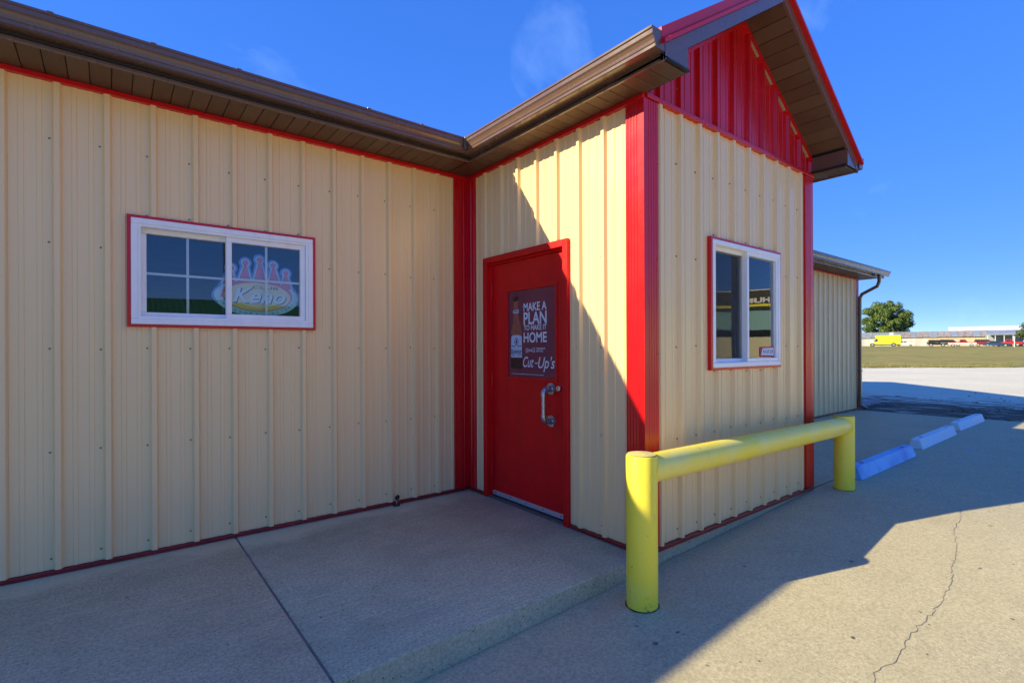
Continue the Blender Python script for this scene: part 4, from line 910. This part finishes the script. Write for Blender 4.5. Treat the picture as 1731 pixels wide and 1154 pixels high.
# box truck
vehicle('box_truck', 'yellow box truck parked below the big tree', 'truck', (164.3, 42.8, 0), 74.3, True,
        [(-3.6, 0.45), (3.5, 0.45), (3.55, 0.95), (3.35, 1.15), (2.45, 1.30), (1.75, 2.05), (1.5, 2.05), (1.5, 0.9), (-3.6, 0.9)], 'yellow_far',
        [(-3.6, 0.92), (1.45, 0.92), (1.45, 2.12), (1.9, 2.15), (2.1, 2.5), (2.1, 2.98), (-3.6, 3.02)], 'yellow_far', 2.2, ((2.7, .42), (-2.0, .42)), (),
        (('cab_window', [(1.55, 1.32), (2.42, 1.32), (1.86, 2.0), (1.55, 2.0)], 'carglass', -1.115, 1.115), ('skirt', [(-3.5, 0.32), (2.2, 0.32), (2.2, 0.6), (-3.5, 0.6)], 'black', -1.112, 1.112), ('box_seam', [(-3.55, 0.90), (1.45, 0.90), (1.45, 0.97), (-3.55, 0.97)], 'tyre', -0.98, 0.98), ('wheel_arch', ell(2.7, .45, .58, .50, 14), 'black', -1.118, 1.118), ('wheel_arch', ell(-2.0, .45, .55, .48, 14), 'black', -1.118, 1.118), ('rear_door', [(-3.66, 0.6), (-3.61, 0.6), (-3.61, 2.95), (-3.66, 2.95)], 'black', -1.0, 1.0), ('cab_panel', [(2.35, 0.95), (3.45, 0.80), (3.45, 1.06), (2.45, 1.27)], 'car_white', -1.112, 1.112), ('bumper', [(3.5, 0.42), (3.68, 0.42), (3.68, 0.66), (3.5, 0.66)], 'car_white', -1.05, 1.05)))
SED = lambda s=1.0: ([(-2.5*s, .35), (2.45*s, .32), (2.5*s, .62), (2.3*s, .80), (1.1*s, .92), (-1.7*s, .95), (-2.45*s, .92), (-2.52*s, .6)], [(-1.75*s, .93), (1.15*s, .91), (.35*s, 1.38), (-.9*s, 1.42), (-1.3*s, 1.30)], [[(-1.35*s, .98), (-.35*s, .97), (-.35*s, 1.34), (-.9*s, 1.34)], [(-.25*s, .97), (.85*s, .96), (.3*s, 1.31), (-.25*s, 1.34)]])
b_, c_, w_ = SED(0.85); vehicle('sedan', 'white car half hidden behind the yellow box truck', 'car', (173.4, 40.6, 0), 75.7, False, b_, 'car_white', c_, 'car_white', 1.7, ((1.35, .31), (-1.35, .31)), w_)
# jeep
vehicle('off_roader', 'black open off-road car with upright windscreen left of the red and white pickup', 'car', (162.8, 31.2, 0), 78.0, False,
        [(-1.75, .45), (1.9, .45), (1.95, .75), (1.85, 1.08), (.55, 1.10), (.5, .95), (-1.75, 1.05)], 'car_black', [(-1.7, 1.0), (.62, 1.02), (.38, 1.72), (-1.66, 1.76)], 'car_black', 1.7, ((1.2, .40), (-1.15, .40)),
        [[(-1.5, 1.12), (-.62, 1.12), (-.62, 1.62), (-1.5, 1.62)], [(-.5, 1.12), (.40, 1.12), (.26, 1.60), (-.5, 1.62)]], (('spare_wheel', ell(-1.9, .95, .12, .36, 14), 'tyre', -.3, .3), ('fender', [(.7, .9), (1.8, .9), (1.95, .7), (1.8, 1.0), (.75, 1.02)], 'rim', -.86, .86)))
SUV = ([(-2.4, .42), (2.4, .42), (2.45, .8), (2.3, 1.05), (1.2, 1.15), (-2.4, 1.15)], [(-2.38, 1.12), (1.25, 1.12), (.55, 1.78), (-2.1, 1.84), (-2.3, 1.6)], [[(-2.05, 1.2), (-1.1, 1.2), (-1.1, 1.68), (-1.95, 1.68)], [(-1.0, 1.2), (-.1, 1.2), (-.1, 1.70), (-1.0, 1.70)], [(0, 1.2), (.95, 1.2), (.45, 1.68), (0, 1.70)]])
vehicle('suv', 'black sport utility vehicle parked behind the red and white pickup', 'car', (169.6, 29.9, 0), 78.9, False, SUV[0], 'car_black', SUV[1], 'car_black', 1.85, ((1.55, .38), (-1.5, .38)), SUV[2])
# pickup red over white
PU = [(-2.75, .55), (2.65, .50), (2.75, .85), (2.62, 1.10), (1.05, 1.16), (-.45, 1.16), (-2.75, 1.14)]
PUC = [(-.55, 1.13), (1.10, 1.13), (.62, 1.78), (-.40, 1.82)]; PUW = [[(-.38, 1.2), (.35, 1.2), (.35, 1.70), (-.30, 1.70)], [(.43, 1.2), (.92, 1.2), (.55, 1.66), (.43, 1.68)]]
vehicle('pickup_truck', 'red and white two-tone pickup parked side on', 'pickup', (165.0, 26.7, 0), 79.7, False, PU, 'car_red', PUC, 'car_red', 1.95, ((1.75, .38), (-1.72, .38)), PUW,
        (('side_stripe', [(-2.74, .60), (2.68, .55), (2.70, .90), (-2.74, .95)], 'car_white', -.985, .985), ('hood_cap', [(1.1, 1.165), (2.55, 1.11), (2.55, 1.14), (1.1, 1.19)], 'car_white', -.8, .8)))
vehicle('suv', 'maroon sport utility vehicle parked behind the dark blue sedan', 'car', (178.0, 24.3, 0), 81.2, False, SUV[0], 'car_maroon', SUV[1], 'car_maroon', 1.85, ((1.55, .38), (-1.5, .38)), SUV[2])
b_, c_, w_ = SED(1.0); vehicle('sedan', 'dark blue sedan parked right of the red and white pickup', 'car', (170.5, 21.2, 0), 81.8, False, b_, 'car_blue', c_, 'car_blue', 1.8, ((1.62, .33), (-1.6, .33)), w_)
vehicle('pickup_truck', 'plain bright red pickup behind the dark blue sedan', 'pickup', (181.0, 20.5, 0), 82.5, False, PU, 'car_red', PUC, 'car_red', 1.95, ((1.75, .40), (-1.72, .40)), PUW)
vehicle('pickup_truck', 'blue pickup at the right edge of the lot by the small tree', 'pickup', (183.0, 16.9, 0), 83.3, False, PU, 'car_blue2', PUC, 'car_blue2', 1.95, ((1.75, .40), (-1.72, .40)), PUW)
# sign pole
pl = thing('marker_post', (170.0, 17.9, lift(170, 17.9)), 'thin white post standing in front of the red pickup', 'post')
MB().tube([(170, 17.9, lift(170, 17.9)-.2), (170, 17.9, lift(170, 17.9)+2.55)], 0.09, 10).build('pole', 'car_white', pl); MB().box((169.85, 17.75, lift(170, 17.9)+2.5), (170.15, 18.05, lift(170, 17.9)+2.6)).build('cap', 'car_white', pl)

# ------------------------------------------------------------------ far buildings
B0 = YAW+math.atan((1575-865.5)/862.0); fdir = Vector((math.sin(B0), math.cos(B0), 0)); rdir = Vector((math.cos(B0), -math.sin(B0), 0))
def rng_(D): return D/math.cos(B0-YAW)
def far_frame(D): return lambda s, d, z: (CAM.x+fdir.x*(rng_(D)-d)+rdir.x*s, CAM.y+fdir.y*(rng_(D)-d)+rdir.y*s, z)
sx = lambda D, px: rng_(D)*math.tan(YAW+math.atan((px-865.5)/862.0)-B0)
DS = 152.0; fr = far_frame(DS); zg = lift(185, 37)-0.2
s0, s1 = sx(DS, 1452), sx(DS, 1672); ev, rg = 4.65, 6.30
shed = thing('storage_shed', (fr((s0+s1)/2, 0, zg)), 'long low storage shed with patched rusty tin roof behind the parked vehicles', 'shed')
def obox(mb, fr, a, b, d0, d1, z0, z1): return mb.prism([(a, z0), (b, z0), (b, z1), (a, z1)], lambda p, q, w: fr(p, w, q), d0, d1)
split = sx(DS, 1568)
obox(MB(), fr, s0, split, -8, 0, zg, ev).build('wall', 'shed_wall', shed); obox(MB(), fr, split, s1, -8, -0.02, zg, ev).build('wall', 'shed_wall_warm', shed)
segs = [1452, 1463, 1474, 1486, 1502, 1510, 1528, 1539, 1549, 1560, 1572, 1584, 1596, 1608, 1620, 1632, 1645, 1658, 1672]
for i, (a, b) in enumerate(zip(segs, segs[1:])):
    mt = 'tin_light' if a == 1502 else ('tin' if a < 1528 else ('tin_rust' if i % 3 != 1 else 'tin'))
    MB().prism([(0.5, ev-0.1), (-4, rg), (-4, rg+0.06), (0.5, ev+0.02)], lambda p, q, w: fr(w, p, q+0.02*(i % 2)), sx(DS, a), sx(DS, b)-0.05).build('roof_panel', mt, shed)
    MB().prism([(-8.5, ev-0.1), (-4, rg), (-4, rg+0.06), (-8.5, ev+0.02)], lambda p, q, w: fr(w, p, q+0.02*(i % 2)), sx(DS, a), sx(DS, b)-0.05).build('roof_panel', mt, shed)
    if i % 2 == 0: MB().box((0, 0, 0), (0, 0, 0)) 
k = s0+1.2; m = MB()
while k < s1: obox(m, fr, k-0.03, k+0.03, 0.0, 0.05, zg, ev-0.1); k += 1.2
tag(m.build('wall_batten', 'shed_wall', shed), kind='stuff')
# carport
cp = thing('carport', fr(sx(146, 1690), 0, zg), 'grey flat-roofed carport at the right end of the storage shed', 'carport')
frc = far_frame(146.0); a, b = sx(146, 1668), sx(146, 1735); zc = 4.75
MB().prism([(1.0, zc), (-5, zc+1.25), (-5, zc+1.40), (1.0, zc+0.2)], lambda p, q, w: frc(w, p, q), a, b).build('roof', 'tin', cp)
for px in (1669, 1682, 1697, 1712, 1730): obox(MB(), frc, sx(146, px)-0.08, sx(146, px)+0.08, 0.5, 0.7, zg-.3, zc).build('post', 'tin_light', cp)
obox(MB(), frc, a, b, -5.2, -5.0, zg-.3, zc+1.2).build('back_wall', 'tin', cp)
# white-roofed warehouse
frw = far_frame(178.0); a, b = sx(178, 1608), sx(178, 1760)
wh = thing('warehouse', frw((a+b)/2, 0, zg), 'white-roofed warehouse rising behind the storage shed', 'warehouse')
obox(MB(), frw, a, b, -13.8, 0, zg, 6.9).build('wall', 'shed_wall', wh)
MB().prism([(0.6, 6.9), (-14, 8.75), (-14, 8.9), (0.6, 7.05)], lambda p, q, w: frw(w, p, q), a-0.6, b).build('roof', 'white_roof', wh)

# ------------------------------------------------------------------ trees
def tree(name, label, x, y, h, rad, zc, mat, n, seed, squash=0.9, leaf=0.34):
    rnd = random.Random(seed); z0 = lift(x, y)-0.1
    t = thing(name, (x, y, z0), label, 'tree', 'trees beyond the field')
    m = MB(); m.tube([(x, y, z0-0.3), (x+.1, y, z0+h*.15), (x, y+.1, z0+h*.35), (x+.2, y, z0+h*.75)], [.45, .34, .28, .07], 10)
    for k in range(9):
        a = k*2.4; zz = z0+h*(.2+.05*k); l = rad*rnd.uniform(.55, .85)
        m.tube([(x, y, zz), (x+math.cos(a)*l*.5, y+math.sin(a)*l*.5, zz+l*.4), (x+math.cos(a)*l, y+math.sin(a)*l, zz+l*.65)], [.16, .10, .03], 7)
    m.build('trunk', 'bark', t, smooth=50)
    cl = []
    for k in range(190):
        u = rnd.uniform(-1, 1); a = rnd.uniform(0, 6.283); rr = (rnd.random()**.33); s = math.sqrt(1-u*u)
        cl.append((x+math.cos(a)*s*rad*rr, y+math.sin(a)*s*rad*rr, z0+zc+u*rad*squash*rr*(1.05 if u > 0 else .95), rnd.uniform(.12, .24)*rad))
    m = MB()
    for k in range(n):
        cx, cy, cz, cr_ = cl[rnd.randrange(len(cl))]; u = rnd.uniform(-1, 1); a = rnd.uniform(0, 6.283); s = math.sqrt(1-u*u); q = cr_*rnd.uniform(.55, 1.1)
        p = Vector((cx+math.cos(a)*s*q, cy+math.sin(a)*s*q, cz+u*q*.8)); nrm = Vector((math.cos(a)*s+rnd.uniform(-.6, .6), math.sin(a)*s+rnd.uniform(-.6, .6), u+rnd.uniform(-.3, .8))).normalized()
        e1 = nrm.orthogonal().normalized(); e2 = nrm.cross(e1); w = leaf*rnd.uniform(.6, 1.4)
        m.add([p-e1*w*.5, p+e2*w*.28, p+e1*w*.5, p-e2*w*.28], [(0, 1, 2, 3)])
    me_o = m.build('crown', mat, t)
    return t
tree('maple_tree', 'large round-crowned green tree above the yellow box truck', 197.0, 51.6, 14.0, 6.5, 8.2, 'leaves', 30000, 11, 1.0, 0.5)
tree('small_tree', 'small pale green tree at the right edge by the carport', 163.0, 13.0, 5.6, 3.6, 3.6, 'leaves_pale', 6000, 9, 0.75, 0.40)

# ------------------------------------------------------------------ across the lot behind the viewer, seen mirrored in the panes
d_ = Vector((0.905, -0.425, 0)).normalized(); rt = Vector((d_.y, -d_.x, 0)); O = Vector((41.35, -20.35, 0))
fs_ = lambda s, d, z: tuple(Vector((O.x, O.y, z))+rt*s-d_*d)
shop = thing('shop', fs_(4, 0, -0.1), 'teal and cream shop with black fascia and yellow strip, mirrored in the entry window', 'shop')
Bx = lambda a, b, d0, d1, z0, z1: MB().prism([(a, z0), (b, z0), (b, z1), (a, z1)], lambda p, q, w: fs_(p, w, q), d0, d1)
Bx(-5, 16, -8, 0, -0.1, 2.3).build('base_wall', 'cream_wall', shop); Bx(-5, 16, -8, 0, 2.9, 4.66).build('upper_wall', 'teal_wall', shop); Bx(-5, 16, -7.9, -0.03, 2.3, 2.9).build('window_band', 'carglass', shop)
Bx(-3, 12, -0.0, 0.3, 4.66, 6.25).build('fascia', 'black', shop); Bx(-5, 16, -8, -0.05, 4.66, 5.9).build('parapet', 'teal_wall', shop); Bx(-3.1, 12.1, -0.1, 0.35, 6.25, 6.35).build('coping', 'tin_light', shop)
m = MB(); text(m, 'HUM', (0.0, 2.15, 5.16, 5.62), lambda a, b, d: fs_(a, d, b), 0.32, offset=0.05); m.build('lettering', 'car_white', shop)
Bx(-0.4, 9.5, 0.30, 0.33, 4.86, 5.06).build('yellow_strip', 'sign_yellow', shop)
gb = thing('green_roofed_house', (0, -44, -0.25), 'low green metal-roofed house across the lot, mirrored in the left window', 'house')
MB().box((-16, -48, -0.3), (18, -40, 3.1)).build('wall', 'cream_wall', gb)
for sg, ye in ((1, -39.4), (-1, -48.6)):
    MB().prism([(ye, 3.0), (-44, 5.25), (-44, 5.33), (ye, 3.08)], lambda a, b, w: (w, a, b), -16.6, 18.6).build('roof', 'green_roof', gb)
    m = MB()
    for k in range(88): x = -16.4+k*0.4; m.prism([(ye, 3.081), (-44, 5.331), (-44, 5.37), (ye, 3.12)], lambda a, b, w: (w, a, b), x-.03, x+.03)
    tag(m.build('roof_ribs', 'green_roof', gb), kind='stuff')
for x in (-12, -6, 2, 9): MB().box((x, -40.02, 0.9), (x+1.6, -39.97, 2.2)).build('window', 'carglass', gb)
